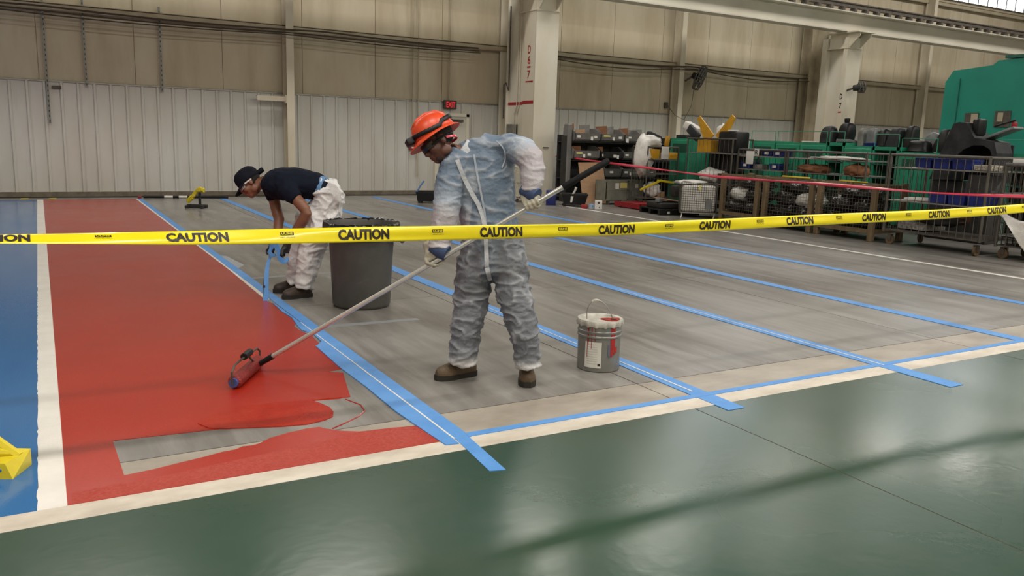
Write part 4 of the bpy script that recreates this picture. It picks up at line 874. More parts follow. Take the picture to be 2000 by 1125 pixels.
def tray(name, label, cat, c, sx, sy, h, m, rz=0., taper=.85, group=None, wall=.012, feet=0., inner=None):
    M = Tm(c, rz); t = thing(name, label, cat, c, group)
    a, b = sx / 2, sy / 2; w = wall
    def rect(k, z, d=0): return [(-a * k + d, -b * k + d, z), (a * k - d, -b * k + d, z), (a * k - d, b * k - d, z), (-a * k + d, b * k - d, z)]
    MB(M).ring([rect(taper, feet), rect(1, h), rect(1, h, w), rect(taper, feet + w, w)], True, True).build('body', m, t)
    MB(M).ring([rect(1.03, h - .03), rect(1.03, h), rect(1.0, h + .003), rect(.99, h - .03)], True, False).build('rim', m, t)
    if feet:
        for x in (-1, 1):
            for y in (-1, 1): MB(M).cbox((x * a * .75, y * b * .75, feet / 2), (.07, .07, feet)).build('foot', m, t)
    if inner: MB(M).prism([(-a * .9, -b * .9), (a * .9, -b * .9), (a * .9, b * .9), (-a * .9, b * .9)], 'z', h * .8, h * .82).build('paint_film', inner, t)
    return t
def simple(name, label, cat, m, c, sx, sy, h, rz=0., r=.008, group=None, rx=0., ry=0.):
    return MB(Tm(c, rz, rx, ry)).bbox(-sx / 2, sx / 2, -sy / 2, sy / 2, 0, h, min(r, h * .3, sx * .3, sy * .3), 2).top(name, m, c, label, cat, group, smooth=True)
CA = -.52
# floor things near the rear wall
t = thing('tape_stand', 'small black floor stand draped with crumpled yellow tape by the rear wall', 'stand', (2.53, 16.45, 0)); M = Tm((2.53, 16.45, 0), CA)
MB(M).bbox(-.17, .17, -.05, .05, .0, .07, .01, 1).build('base', rubber, t); MB(M).bbox(-.17, -.12, -.15, .15, 0, .06, .01, 1).build('foot', rubber, t); MB(M).bbox(.12, .17, -.15, .15, 0, .06, .01, 1).build('foot', rubber, t)
MB(M).box(.05, .09, -.02, .02, .06, .30).build('post', rubber, t)
yr = [];
for i in range(15):
    u = i / 14; x = .16 - .32 * u; z = .31 + .03 * math.sin(u * 5) - .26 * max(0, u - .3) ** 1.1; w = .05 + .03 * math.sin(u * 9)
    yr.append([(x + .02 * math.sin(k * 2 + i), -w + 2 * w * k / 6, z + .02 * math.sin(k * 1.9 + i * 1.3)) for k in range(7)] + [(x, -w + 2 * w * k / 6, z + .05 + .02 * math.sin(k * 2.7 + i)) for k in range(6, -1, -1)])
MB(M).ring(yr).build('draped_tape', yel, t, True)
t = thing('striped_pole', 'black pole with white bands lying on the floor along the rear wall', 'pole', (2.7, 18.76, 0)); pa, pb = Vector((1.86, 18.95, .028)), Vector((3.53, 18.62, .028))
MB().tube([pa, pb], .026, 8).build('shaft', black, t, True)
for u0, u1 in ((.24, .34), (.41, .51)): MB().tube([pa.lerp(pb, u0), pa.lerp(pb, u1)], .0275, 8).build('white_band', paper, t, True)
simple('paint_chip', 'tiny red scrap at the end of the striped pole', 'scrap', redpal, (1.78, 18.9, 0), .07, .05, .05)
for i, (x, y, lb) in enumerate(((.17, 18.98, 'small yellow paint mark on the floor edge by the red lane, right one'), (-.32, 19.0, 'small yellow paint mark on the floor edge by the blue lane, left one'))): MB(Tm((x, y, .001), .2)).prism([(-.1, -.12), (.04, -.12), (.1, .1), (-.04, .1)], 'z', 0, .004).top('floor_mark', yel, (x, y, 0), lb, 'floor mark')
t1 = tray('paint_tote', 'black paint tote with a blue brush behind the standing worker', 'tray', (7.62, 16.95, 0), .62, .42, .25, black, CA, .9, feet=.04, inner=mat('old_red_paint', (.09, .012, .01), .5))
b = MB().tube([(7.27, 17.0, .2), (7.36, 16.98, .36), (7.45, 16.96, .49)], [.02, .016, .02], 8).top('brush', mat('blue_brush_handle', (.08, .2, .45), .4), (7.3, 17., .22), 'blue brush handle standing in the black tote', 'brush', smooth=True)
t2 = tray('paint_tote', 'black paint tote with a white brush beside the column foot', 'tray', (10.62, 15.62, 0), .60, .45, .29, black, CA, .8, feet=.04, inner=MATS['old_red_paint'])
MB().tube([(10.52, 15.6, .2), (10.60, 15.56, .36), (10.62, 15.55, .44)], [.02, .022, .03], 8).top('brush', paper, (10.52, 15.6, .2), 'white brush handle standing in the tote beside the column', 'brush', smooth=True)
MB(Tm((10.62, 15.62, 0), CA)).prism([(-.10, .10), (-.06, .10), (-.03, .24), (-.09, .24)], 'y', -.235, -.228).build('paper_tag', paper, t2)
simple('storage_box', 'blue plastic box tucked between column and black tote', 'box', bluebin, (10.22, 15.98, 0), .22, .26, .34, CA)
simple('carton', 'small red carton on the floor by the white line', 'carton', redpal, (10.50, 15.02, 0), .14, .1, .09, CA)
simple('carton', 'small blue and white carton beside the red one', 'carton', mat('blue_carton', (.12, .25, .5), .5, col2=(.6, .62, .65), scale=18), (10.60, 14.88, 0), .12, .1, .11, CA)
t = thing('socket_block', 'white plastic block with round holes beside the cartons', 'block', (10.68, 14.74, 0)); M = Tm((10.68, 14.74, 0), CA)
MB(M).bbox(-.08, .08, -.05, .05, 0, .20, .012, 2).build('body', paper, t); MB(M).tube([(0, -.056, .15), (0, -.049, .15)], .025, 12).build('hole', dust, t); MB(M).tube([(.02, -.056, .05), (.02, -.049, .05)], .012, 10).build('hole', dust, t)
# trolley behind the standing worker
cart('pale wire trolley standing in front of the D 6 7 column', 9.72, 10.42, 16.75, 17.25, .82, [.45], .07, .12, .1, True, .016, mat('pale_wire', (.46, .42, .34), .5, metal=.2), panels='xy', rw=.004)
# bin rack
RY0, RY1 = 16.75, 17.25
t = thing('bin_rack', 'dark steel rack holding grey part bins against the rear wall', 'rack', (12.2, 17.0, 0))
MB().box(11.11, 11.15, RY0 + .04, RY0 + .25, 0, 1.6).build('side_panel', rackd, t); MB().bbox(11.13, 11.26, RY0, RY0 + .2, .45, 1.88, .02, 1).build('side_cabinet', mat('dusty_dark_cabinet', (.15, .148, .145), .55, col2=(.20, .197, .19), scale=3), t)
MB().box(14.40, 14.44, RY0, RY1, 0, 1.62).build('side_panel', rackd, t); MB().box(11.15, 14.40, RY1 - .03, RY1, 0, 1.62).build('back_panel', rackd, t)
for z in (.12, .58, 1.02, 1.46): MB().box(11.15, 14.40, RY0 + .04, RY1, z - .02, z).build('shelf', rackd, t)
def pbin(x0, x1, z, h, label, tags, m=bingrey):
    t = thing('part_bin', label, 'bin', ((x0 + x1) / 2, RY0, z)); d = RY1 - .06
    MB().prism([(RY0 - .10, z + .05), (RY0 - .02, z + .004), (d, z + .004), (d, z + .016), (RY0 - .015, z + .016), (RY0 - .085, z + .055)], 'x', x0, x1).build('floor_plate', m, t)
    MB().prism([(RY0 - .10, z + .05), (RY0 - .12, z + h), (RY0 - .108, z + h), (RY0 - .085, z + .055)], 'x', x0, x1).build('front', m, t)
    for x in (x0, x1 - .01): MB().prism([(RY0 - .10, z + .05), (RY0 - .12, z + h), (RY0 + .1, z + h + .12), (d, z + h + .12), (d, z), (RY0, z)], 'x', x, x + .01).build('side', m, t)
    for (u, w, hh, dz, mm) in tags:
        xx = x0 + u * (x1 - x0); MB(Tm((xx, RY0 - .114, z + .06 + dz), 0, -.13, .12 if hh > .12 else 0)).box(0, w, -.006, -.001, 0, hh).build('tag', mm, t)
    return t
W_, Yl = paper, yelp
pbin(11.28, 12.02, 1.47, .20, 'grey part bin at the left end of the top rack row', ((.06, .10, .10, .03, W_), (.6, .07, .15, -.02, W_), (.74, .09, .09, .03, W_)))
pbin(12.06, 12.74, 1.47, .20, 'grey part bin in the middle of the top rack row with yellow card', ((.08, .2, .07, .07, Yl), (.48, .06, .14, -.01, W_), (.76, .1, .09, .03, W_)))
pbin(12.78, 13.30, 1.47, .19, 'grey part bin at the right of the top rack row', ((.05, .08, .15, -.05, W_), (.2, .09, .08, .05, W_)))
pbin(11.26, 12.02, 1.04, .21, 'grey part bin at the left end of the middle rack row with yellow card', ((.08, .18, .08, .07, Yl), (.33, .07, .16, -.01, W_), (.52, .1, .1, .03, W_)))
pbin(12.06, 12.72, 1.04, .20, 'dark grey part bin in the centre of the middle rack row', ((.06, .03, .08, .02, W_), (.58, .1, .1, .0, W_), (.74, .06, .16, -.03, W_)), rackd)
pbin(12.76, 13.30, 1.04, .20, 'grey part bin at the right of the middle rack row', ((.1, .1, .1, .04, W_),))
pbin(12.20, 12.72, .60, .22, 'grey part bin in the lower rack row beside the plywood', ((.3, .1, .1, .05, W_),))
pbin(12.76, 13.30, .60, .22, 'grey part bin at the right of the lower rack row', ((.1, .1, .1, .05, W_), (.4, .05, .16, 0, W_)))
pbin(13.34, 13.84, 1.04, .2, 'grey part bin of the middle rack row behind the yellow-tray cart', ((.2, .1, .09, .04, W_), (.6, .1, .09, .04, W_)))
pbin(13.34, 13.84, .60, .2, 'grey part bin of the lower rack row behind the yellow-tray cart', ((.2, .1, .09, .04, W_), (.6, .1, .09, .04, W_)))
pbin(13.87, 14.37, 1.04, .2, 'grey part bin at the far right end of the middle rack row', ((.3, .1, .09, .04, W_),))
def panel(name, label, cat, m, x0, x1, y, z0, z1, lean=.0, skew=0.):
    return MB().add([(x0, y, z0), (x1, y, z0), (x1 + skew, y + lean, z1), (x0 + skew * .5, y + lean, z1 * .985), (x0, y + .02, z0), (x1, y + .02, z0), (x1 + skew, y + lean + .02, z1), (x0 + skew * .5, y + lean + .02, z1 * .985)], [(0, 1, 2, 3), (7, 6, 5, 4), (0, 4, 5, 1), (1, 5, 6, 2), (2, 6, 7, 3), (3, 7, 4, 0)]).top(name, m, ((x0 + x1) / 2, y, z0), label, cat)
for (x0, x1, y, z0, z1, mm, lb) in ((11.36, 11.45, 16.95, 1.5, 1.90, card, 'narrow brown card standing in the first top bin'), (11.48, 11.75, 16.9, 1.5, 1.77, ply, 'tan card lying low in the first top bin'), (11.68, 12.0, 17.05, 1.5, 1.89, bingrey, 'grey divider board behind the first top bin'), (12.08, 12.42, 16.9, 1.5, 1.87, card, 'wide brown card in the middle top bin'), (12.48, 12.70, 17.0, 1.5, 1.87, bingrey, 'grey divider board in the middle top bin'), (12.80, 13.08, 16.9, 1.5, 1.84, card, 'brown card in the right top bin'), (13.12, 13.65, 17.05, 1.5, 1.82, bingrey, 'wide grey board at the right end of the rack top'),
        (11.32, 11.68, 16.95, 1.07, 1.36, card, 'brown carton flap inside the left middle bin'), (12.1, 12.36, 16.95, 1.07, 1.36, card, 'brown carton flap inside the centre middle bin')):
    panel('card_panel', lb, 'card', mm, x0, x1, y, z0, z1, .03, -.01)
panel('plywood_sheet', 'bare plywood sheet leaning on the rack behind the roller grip', 'plywood', ply, 11.36, 12.10, 16.30, 0.0, .98, .25, -.05)
t = thing('steel_crate', 'grey-green steel crate with paper tags on short feet by the rack', 'crate', (12.25, 15.95, 0)); x0, x1, y0, y1 = 11.62, 12.72, 15.75, 16.2
crm = mat('grey_green_steel', (.20, .20, .165), .5, metal=.2, col2=(.27, .27, .22), scale=5)
for nm, q in (('front', (x0, x1, y0, y0 + .015, .12, .58)), ('back', (x0, x1, y1 - .015, y1, .12, .58)), ('side', (x0, x0 + .015, y0, y1, .12, .58)), ('side', (x1 - .015, x1, y0, y1, .12, .58)), ('bottom', (x0, x1, y0, y1, .10, .12)), ('rim', (x0 - .01, x1 + .01, y0 - .012, y0, .54, .59)), ('rib', (x0, x1, y0 - .012, y0, .34, .36)), ('rib', (x0, x1, y0 - .012, y0, .12, .15)), ('rib', (x0 + .62, x0 + .65, y0 - .012, y0, .12, .58))): MB().box(*q).build(nm, crm, t)
for x in (x0 + .08, x0 + .42, x0 + .95): MB().box(x, x + .06, y0 + .03, y0 + .09, 0, .10).build('foot', dust, t)
MB().box(x0 + .25, x0 + .36, y0 - .018, y0 - .013, .38, .52).build('tag', paper, t); MB().box(x0 + .40, x0 + .60, y0 - .018, y0 - .013, .40, .53).build('tag', yelp, t); MB().box(x0 + .85, x0 + .94, y0 - .018, y0 - .013, .40, .50).build('tag', paper, t)
# wire cart with yellow parts and white bags
cart('tall grey wire cart with yellow trays and white bags beside the bin rack', 12.20, 13.12, 15.0, 15.55, 1.40, [.78, 1.12], .12, .0, .22, True, .018)
blob('plastic_bag', (12.22, 15.2, 1.18), (.20, .20, .42), whitebag, seed=3, amp=.36, sc=3.4, top=('white plastic bag hanging over the left side of the yellow-tray cart', 'bag'))
blob('plastic_bag', (12.45, 15.3, 1.52), (.28, .22, .14), whitebag, seed=6, amp=.4, sc=3.4, top=('white crumpled bag heaped on top of the yellow-tray cart', 'bag'))
blob('plastic_bag', (12.55, 15.2, .40), (.20, .18, .17), whitebag, seed=9, amp=.35, sc=3.4, top=('white bag on the bottom of the yellow-tray cart', 'bag'))
simple('black_shell', 'black moulded piece lying on the white bag heap', 'part', greyplate, (12.62, 15.35, 1.58), .42, .16, .13, .1, .05, ry=.3)
simple('yellow_tray', 'amber tray left on the upper shelf of the cart', 'tray', yels, (12.42, 15.08, 1.13), .28, .2, .22, .2); simple('yellow_tray', 'amber tray right on the upper shelf of the cart', 'tray', yels, (12.95, 15.08, 1.13), .26, .2, .15)
simple('paper_sheet', 'white paper sheet clipped to the front of the yellow-tray cart', 'paper', paper, (12.68, 14.965, 1.13), .22, .012, .28, 0, .003); simple('yellow_tray', 'upright amber piece on top of the cart', 'part', yels, (12.98, 15.3, 1.42), .12, .05, .24, 0, .01, ry=.2)
simple('yellow_bar', 'yellow angle bar slanting on the lower part of the cart', 'bar', yel, (12.30, 14.94, .50), .65, .03, .05, 0, .006, ry=-.35); simple('yellow_bar', 'yellow flat bar across the lower bay of the cart', 'bar', yel, (12.75, 14.97, .58), .5, .05, .05, 0, .006, ry=.1)
simple('cardboard_box', 'small tan box on the lower load of the cart', 'box', ply, (12.72, 15.15, .66 - .44 + .0), .22, .2, .14)
simple('wheel_truck', 'black dolly wheels and clutter beneath the cart', 'dolly', rubber, (12.25, 14.62, 0), .3, .25, .16)
# red floor scale, pallet
t = thing('red_platform', 'low red steel platform on the floor in front of the cart', 'platform', (12.1, 14.9, 0))
MB().box(11.62, 12.6, 14.45, 15.35, .07, .12).build('deck', redpal, t); MB().box(11.6, 12.62, 14.43, 14.46, .02, .13).build('edge', redpal, t); MB().box(11.59, 11.62, 14.43, 15.37, .02, .13).build('edge', redpal, t)
for x in (11.68, 12.5):
    for y in (14.52, 15.25): MB().lathe([(.05, 0), (.05, .03), (.03, .07)], 10, (x, y, 0)).build('foot', rubber, t)
t = thing('pallet', 'black pallet stacked with dark pads and a board beside the red platform', 'pallet', (11.8, 13.6, 0)); M = Tm((11.75, 13.62, 0), -.15)
for i in range(6): MB(M).box(-.48 + i * .165, -.48 + i * .165 + .13, -.42, .42, .10, .125).build('deck_board', black, t)
for y in (-.42, -.04, .34): MB(M).box(-.48, .5, y, y + .09, 0, .10).build('runner', black, t)
MB(M).box(-.30, -.24, -.425, -.42, .03, .08).build('sticker', paper, t)
simple('dark_pad', 'black padded panels stacked on the pallet', 'pad', rubber, (11.75, 13.62, .126), .8, .6, .12, -.15, .03); simple('board', 'tan board lying across the black pads', 'board', ply, (11.86, 13.62, .27), .75, .5, .02, -.3, .004, ry=.12)
simple('motor_unit', 'grey round-ended motor on the pallet by the mesh crate', 'motor', greylight, (11.40, 13.55, .25), .16, .12, .10, .3, .04); simple('dark_sack', 'small dark sack beside the board on the pallet', 'sack', rubber, (12.02, 13.75, .34), .22, .2, .26, 0, .07)
# mesh crate with white contents
M = Tm((11.82, 12.83, 0), math.radians(-38)); t = thing('mesh_crate', 'square wire mesh crate full of white sheeting on small feet', 'crate', (11.82, 12.83, 0)); S = .36
MB(M).box(-S, S, -S, S, .10, .125).build('base', galv, t)
for x in (-S, S):
    for y in (-S, S): MB(M).bar((x, y, .1), (x, y, .72), .012, 6).build('corner_post', wire_m, t); MB(M).tube([(x * .9, y * .9, .1), (x * .9, y * .9, .04), (x * .9 - .02, y * .9, .0)], .014, 6).build('foot', paper, t)
for ax in 'xy':
    for s in (-S, S):
        mb = MB(M)
        for i in range(17):
            u = -S + 2 * S * i / 16; a = (s, u) if ax == 'x' else (u, s); mb.bar((*a, .12), (*a, .72), .0035, 4)
        for k in range(14):
            z = .12 + .6 * k / 13; a, b_ = ((s, -S), (s, S)) if ax == 'x' else ((-S, s), (S, s)); mb.bar((*a, z), (*b_, z), .0035, 4)
        mb.build('wire_panel', wire_m, t)['kind'] = 'stuff'
MB(M).bbox(-S + .02, S - .02, -S + .02, S - .02, .13, .66, .05, 3).build('white_sheeting', whitebag, t, True)
q = at(1360, 372, 17.0); MB(M).box(-.02, .03, -S - .012, -S - .006, .58, .68).build('yellow_tag', yelp, t); MB(M).box(.14, .26, -S - .012, -S - .006, .2, .38).build('grey_print', greylight, t)
blob('plastic_sheet', (11.7, 12.95, .715), (.34, .25, .045), whitebag, seed=21, amp=.3, top=('clear white plastic sheet bunched over the mesh crate top', 'sheet'))
# wooden-post crates with black bags
def post_crate(y0, y1, label, seed, white=None):
    x0, x1 = 11.78, 12.62; t = thing('post_crate', label, 'crate', ((x0 + x1) / 2, (y0 + y1) / 2, 0), 'wire crates with wooden posts'); h = .95
    for x in (x0, x1 - .09):
        for y in (y0, y1 - .09): MB().bbox(x, x + .09, y, y + .09, 0, h, .008, 1).build('post', woodpost, t)
    for (a, b, c, d) in ((x0, x0 + .03, y0 + .09, y1 - .09), (x1 - .03, x1, y0 + .09, y1 - .09), (x0 + .09, x1 - .09, y0, y0 + .03), (x0 + .09, x1 - .09, y1 - .03, y1)):
        MB().box(a, b, c, d, .13, .20).build('bottom_rail', woodpost, t); MB().box(a, b, c, d, h - .09, h - .03).build('top_rail', woodpost, t)
    MB().box(x0 + .03, x1 - .03, y0 + .03, y1 - .03, .15, .18).build('floor_board', woodpost, t)
    wires(t, (x0 + .02, y0 + .09), (x0 + .02, y1 - .09), .2, h - .09, .06, .06, .0028, rustwire); wires(t, (x0 + .09, y0 + .02), (x1 - .09, y0 + .02), .2, h - .09, .06, .06, .0028, rustwire)
    random.seed(seed)
    names = ('low front', 'low rear', 'upper front', 'upper rear', 'topmost')
    k = 0
    for (u, v, z, rx, ry, rz) in ((.36, .27, .32, .27, .25, .14), (.36, .73, .32, .27, .26, .14), (.40, .3, .55, .27, .24, .15), (.40, .7, .56, .27, .25, .16), (.5, .5, .76, .3, .38, .13)):
        wm_ = white and k == white
        blob('rubbish_bag', (x0 + .06 + u * (x1 - x0), y0 + v * (y1 - y0), z), (rx, ry, rz), whitebag if wm_ else blackbag, seed=seed + k * 3, amp=.36, sc=3.1, top=('%s %s bag in the %s' % (names[k], 'white' if wm_ else 'shiny black', label.split(' full')[0]), 'bag')); k += 1
    return t
post_crate(11.16, 12.16, 'leftmost wooden-post wire crate full of black bags beside the mesh crate', 30, 3)
post_crate(9.88, 11.05, 'middle wooden-post wire crate full of black bags in the row', 50, 2)
post_crate(8.62, 9.80, 'rightmost wooden-post wire crate full of black bags next to the big cart', 70)
simple('yellow_strap', 'yellow bar lying on the rim of the middle post crate', 'bar', yel, (11.80, 10.3, .955), .03, .62, .025); simple('yellow_strap', 'yellow strap on the rim of the rightmost post crate', 'strap', yel, (11.82, 9.1, .955), .03, .55, .015)
# green cabinet and the cart with the yellow V
def cabinet(label, x0, x1, y0, y1, h, win, rail=.22, open_=False, louv=True):
    t = thing('green_cabinet', label, 'cabinet', ((x0 + x1) / 2, (y0 + y1) / 2, 0))
    if open_:
        for y in (y0, y1 - .04):
            for x in (x0, x1 - .04): MB().box(x, x + .04, y, y + .04, 0, h).build('upright', greencab, t)
        MB().box(x1 - .02, x1, y0, y1, 0, h).build('back_panel', rackd, t); MB().box(x0, x1, y0, y1, h - .07, h).build('top', greencab, t)
        for z in (.3, .62, .93, 1.2): MB().box(x0, x1, y0, y1, z, z + .02).build('shelf', greend, t)
    else:
        MB().box(x0, x1, y0, y1, .05, h).build('body', greencab, t)
        n = len(win)
        for i, (a, b) in enumerate(win):
            d = MB().bbox(x0 - .02, x0, y0 + a * (y1 - y0), y0 + b * (y1 - y0), .08, h - .05, .006, 1).build('door', greencab, t); ya, yb = y0 + (a + .12 * (b - a)) * (y1 - y0), y0 + (b - .12 * (b - a)) * (y1 - y0)
            MB().box(x0 - .026, x0 - .02, ya, yb, h - .33, h - .13).build('mesh_window', greend, d)
            if louv:
                for j in range(4): yy = ya + (yb - ya) * (j + .5) / 4; MB().box(x0 - .027, x0 - .02, yy - .012, yy + .012, .3, h - .45).build('louvre', greend, d)
    if rail:
        for y in (y0 + .02, y1 - .02): MB().bar((x0 + .02, y, h), (x0 + .02, y, h + rail), .008, 6).build('rail_post', greencab, t)
        MB().bar((x0 + .02, y0 + .02, h + rail), (x0 + .02, y1 - .02, h + rail), .008, 6).build('guard_rail', greencab, t)
    return t
cabinet('green cabinet standing alone between the two tall wire carts', 13.35, 13.95, 14.85, 15.55, 1.62, ((0, 1),), 0, louv=False)
simple('black_shell', 'black cover on top of the lone green cabinet', 'cover', greyplate, (13.62, 15.3, 1.62), .4, .35, .08)
cart('tall wire cart loaded with the yellow V-shaped panels', 12.72, 13.30, 12.85, 14.25, 1.62, [.66, 1.32], .13, 0, .25, True, .018)
simple('yellow_crate', 'amber slatted crate on the top shelf of the V-panel cart', 'crate', yels, (12.92, 13.78, 1.325), .3, .42, .27, 0, .01)

def wedge(y0, z0, y1, z1, w0, w1, label):
    a, b = Vector((y0, z0)), Vector((y1, z1)); d = (b - a).normalized(); n = Vector((-d.y, d.x)); P = [a + n * w0, a - n * w0, b - n * w1, b + n * w1]
    return MB().prism([tuple(p) for p in P], 'x', 12.84, 12.87).top('yellow_guard', yels, (12.85, y0, z0), label, 'panel')
wedge(13.70, 1.60, 14.10, 2.09, .16, .05, 'left amber panel of the V standing in the wire cart'); wedge(13.40, 1.60, 13.02, 2.10, .15, .06, 'right amber panel of the V standing in the wire cart')
simple('white_shell', 'white angular plastic shell tilted on the left of the V panels', 'part', paper, (12.95, 14.42, 1.78), .25, .40, .16, .3, .03, rx=.45)
simple('black_shell', 'black window frame piece with white oval beside the left V panel', 'part', greyplate, (12.82, 14.25, 1.66), .08, .42, .2, 0, .03, rx=.6)
blob('plastic_bag', (13.0, 13.45, 1.78), (.12, .16, .15), whitebag, seed=14, amp=.3, top=('white bag peeking out between the V panels', 'bag'))
simple('black_bin', 'large black plastic bin on the right of the V-panel cart', 'bin', black, (12.98, 13.1, 1.325), .4, .55, .46, 0, .05); simple('white_cloth', 'white rag over the corner of the black bin', 'rag', paper, (12.85, 13.0, 1.785), .12, .2, .03, .3)
blob('plastic_bag', (12.92, 13.6, .82), (.22, .34, .14), whitebag, seed=17, amp=.38, sc=3.4, top=('white bag on the middle shelf of the V-panel cart', 'bag'))
simple('cardboard_box', 'dark box on the middle shelf of the V-panel cart', 'box', rackd, (12.95, 13.1, .665), .35, .4, .22)
cabinet('green cabinet behind the V-panel cart', 13.75, 14.30, 12.90, 13.45, 1.35, ((0, 1),), 0, louv=False)
t = thing('dark_backing_shelving', 'dark shelving added as a backing behind the left part of the V-panel cart', 'shelf', (14.1, 14.2, 0))  # added as dark backing, keeps the pale wall from showing through the cart
MB().box(14.35, 14.38, 13.5, 14.85, 0, 1.40).build('back_panel', rackd, t)
for z in (.1, .5, .9, 1.38): MB().box(13.95, 14.35, 13.5, 14.85, z, z + .02).build('shelf', rackd, t)
for y in (13.5, 14.82): MB().box(13.95, 14.35, y, y + .03, 0, 1.4).build('side_panel', rackd, t)
# low tube-frame carts
cart('low tube-frame cart with blue bins behind the left post crate', 12.85, 13.45, 11.52, 13.0 - .2, 1.42, [1.02, 1.29], .16, 0, .2, False, .02)
cart('low tube-frame cart with brown wrapping behind the middle post crate', 12.85, 13.45, 9.66, 11.46, 1.42, [1.02, 1.29], .16, 0, .2, False, .02)
for y, z, lb in ((12.05, 1.295, 'blue bin on the upper shelf of the low cart, left one'), (11.76, 1.295, 'blue bin on the upper shelf of the low cart, right one'), (12.62, 1.03, 'blue bin on the lower shelf of the low cart, left one'), (11.82, 1.03, 'long blue bin on the lower shelf of the low cart')):
    q = tray('blue_bin', lb, 'bin', (13.02, y, z), .26, .27, .12, bluebin, 0, .9); MB().box(12.872, 12.88, y - .05, y + .05, z + .04, z + .09).build('label_card', paper, q)
simple('grey_box', 'grey box between the blue bins on the lower shelf', 'box', bingrey, (13.0, 12.28, 1.025), .22, .24, .1); simple('paper_sign', 'white paper sign hung on the left of the low tube-frame cart', 'sign', paper, (12.83, 12.45, 1.12), .01, .20, .27, 0, .003)
t = thing('letter_card', 'white card with a black letter R beside the hung paper sign', 'sign', (12.83, 12.27, 1.30)); MB().box(12.825, 12.832, 12.21, 12.33, 1.30, 1.44).build('card', paper, t); text_on('R', ink, t, (12.825, 12.27, 1.37), (0, -1, 0), (0, 0, 1), (-1, 0, 0), .08, .10, .02)
simple('scrub_brush', 'black brush on the upper shelf of the low cart', 'brush', rubber, (13.0, 12.33, 1.295), .2, .2, .13, .4, .05)
blob('brown_paper', (13.05, 10.95, 1.09), (.2, .34, .09), card, seed=41, amp=.4, top=('crumpled brown paper on the lower shelf of the low cart', 'paper')); blob('brown_paper', (13.0, 9.95, 1.10), (.16, .22, .12), card, seed=44, amp=.45, top=('second heap of crumpled brown paper further right', 'paper'))
blob('white_rags', (13.0, 10.35, 1.315), (.18, .55, .035), paper, seed=46, amp=.5, top=('row of white rags on the upper shelf of the low cart', 'rags'))
# big wheeled cart and its load
cart('big wheeled wire cart with blue bins at the right', 11.80, 12.75, 6.84, 8.42, 1.43, [.72, 1.24], .12, 0, .24, True, .022, rw=.006)
cart('wire cart piled with papers at the right edge of the picture', 11.97, 12.7, 5.2, 6.70, 1.34, [.35, .95], .14, 0, .2, True, .022, rw=.008)
for i, (y, z, L, lb) in enumerate(((7.92, 1.245, .26, 'blue bin at the left of the big cart top shelf'), (7.62, 1.245, .28, 'second blue bin on the big cart top shelf'), (7.30, 1.245, .30, 'third dark blue bin on the big cart top shelf'), (7.62, .725, .30, 'blue bin at the left of the big cart lower shelf'), (7.32, .725, .26, 'blue bin in the middle of the big cart lower shelf'), (7.0, .725, .3, 'blue bin at the right of the big cart lower shelf'))): tray('blue_bin', lb, 'bin', (12.02, y, z), .3, L, .15, bluebin, 0, .92)
simple('grey_sheet', 'grey sheet standing between the shelves of the big cart', 'sheet', greylight, (12.3, 7.15, .95), .03, .55, .22); simple('black_shell', 'black panel standing on the lower shelf of the big cart', 'panel', greyplate, (12.35, 7.75, .73), .3, .4, .34, 0, .05)
simple('paper_stack', 'stack of flattened white sheets on the lower shelf of the big cart', 'paper', paper, (12.15, 8.05, .725), .4, .4, .04, .2); blob('black_cloth', (12.15, 7.75, .47), (.22, .42, .11), rubber, seed=61, amp=.3, top=('heap of black cloth in the lower bay of the big cart', 'cloth'))
simple('cardboard_box', 'brown round-cornered box in the lower bay of the big cart', 'box', card, (12.2, 7.42, .42), .25, .28, .25, 0, .08)
simple('clutter_box', 'mixed small parts box at the right of the big cart top shelf', 'box', mat('mixed_parts', (.12, .1, .08), .6, col2=(.55, .5, .42), scale=45), (12.02, 6.98, 1.245), .3, .26, .08); simple('grey_parts', 'pale parts in the bottom bay of the big cart', 'parts', mat('pale_parts', (.45, .44, .42), .5, col2=(.1, .1, .1), scale=30), (12.3, 8.1, .26), .5, .5, .22)
simple('paper_stack', 'white paper stack on top of the right-edge cart', 'paper', paper, (12.18, 6.42, 1.375), .36, .45, .06, .1, .004); simple('paper_stack', 'thin grey sheets under the white paper stack', 'paper', greylight, (12.2, 6.45, 1.345), .5, .5, .028, -.1, .004)
# crumpled white sheet hanging off the right-edge cart
rows = []
for i in range(13):
    u = i / 12; row = []
    for k in range(13):
        v = k / 12; y = 6.72 - .55 * v - .22 * u * (1 - v); z = .66 - .30 * v * .4 - u * (.16 + .34 * v); row.append((11.91 + .035 * math.sin(6 * v + 4 * u) - .04 * u, y, z + .02 * math.sin(9 * v)))
    rows.append(row + [(p[0] + .012, p[1], p[2]) for p in row[::-1]])
MB().ring(rows).top('white_sheet', whitebag, (11.9, 6.4, .5), 'crumpled white sheet hanging off the cart at the right edge', 'sheet', smooth='all')
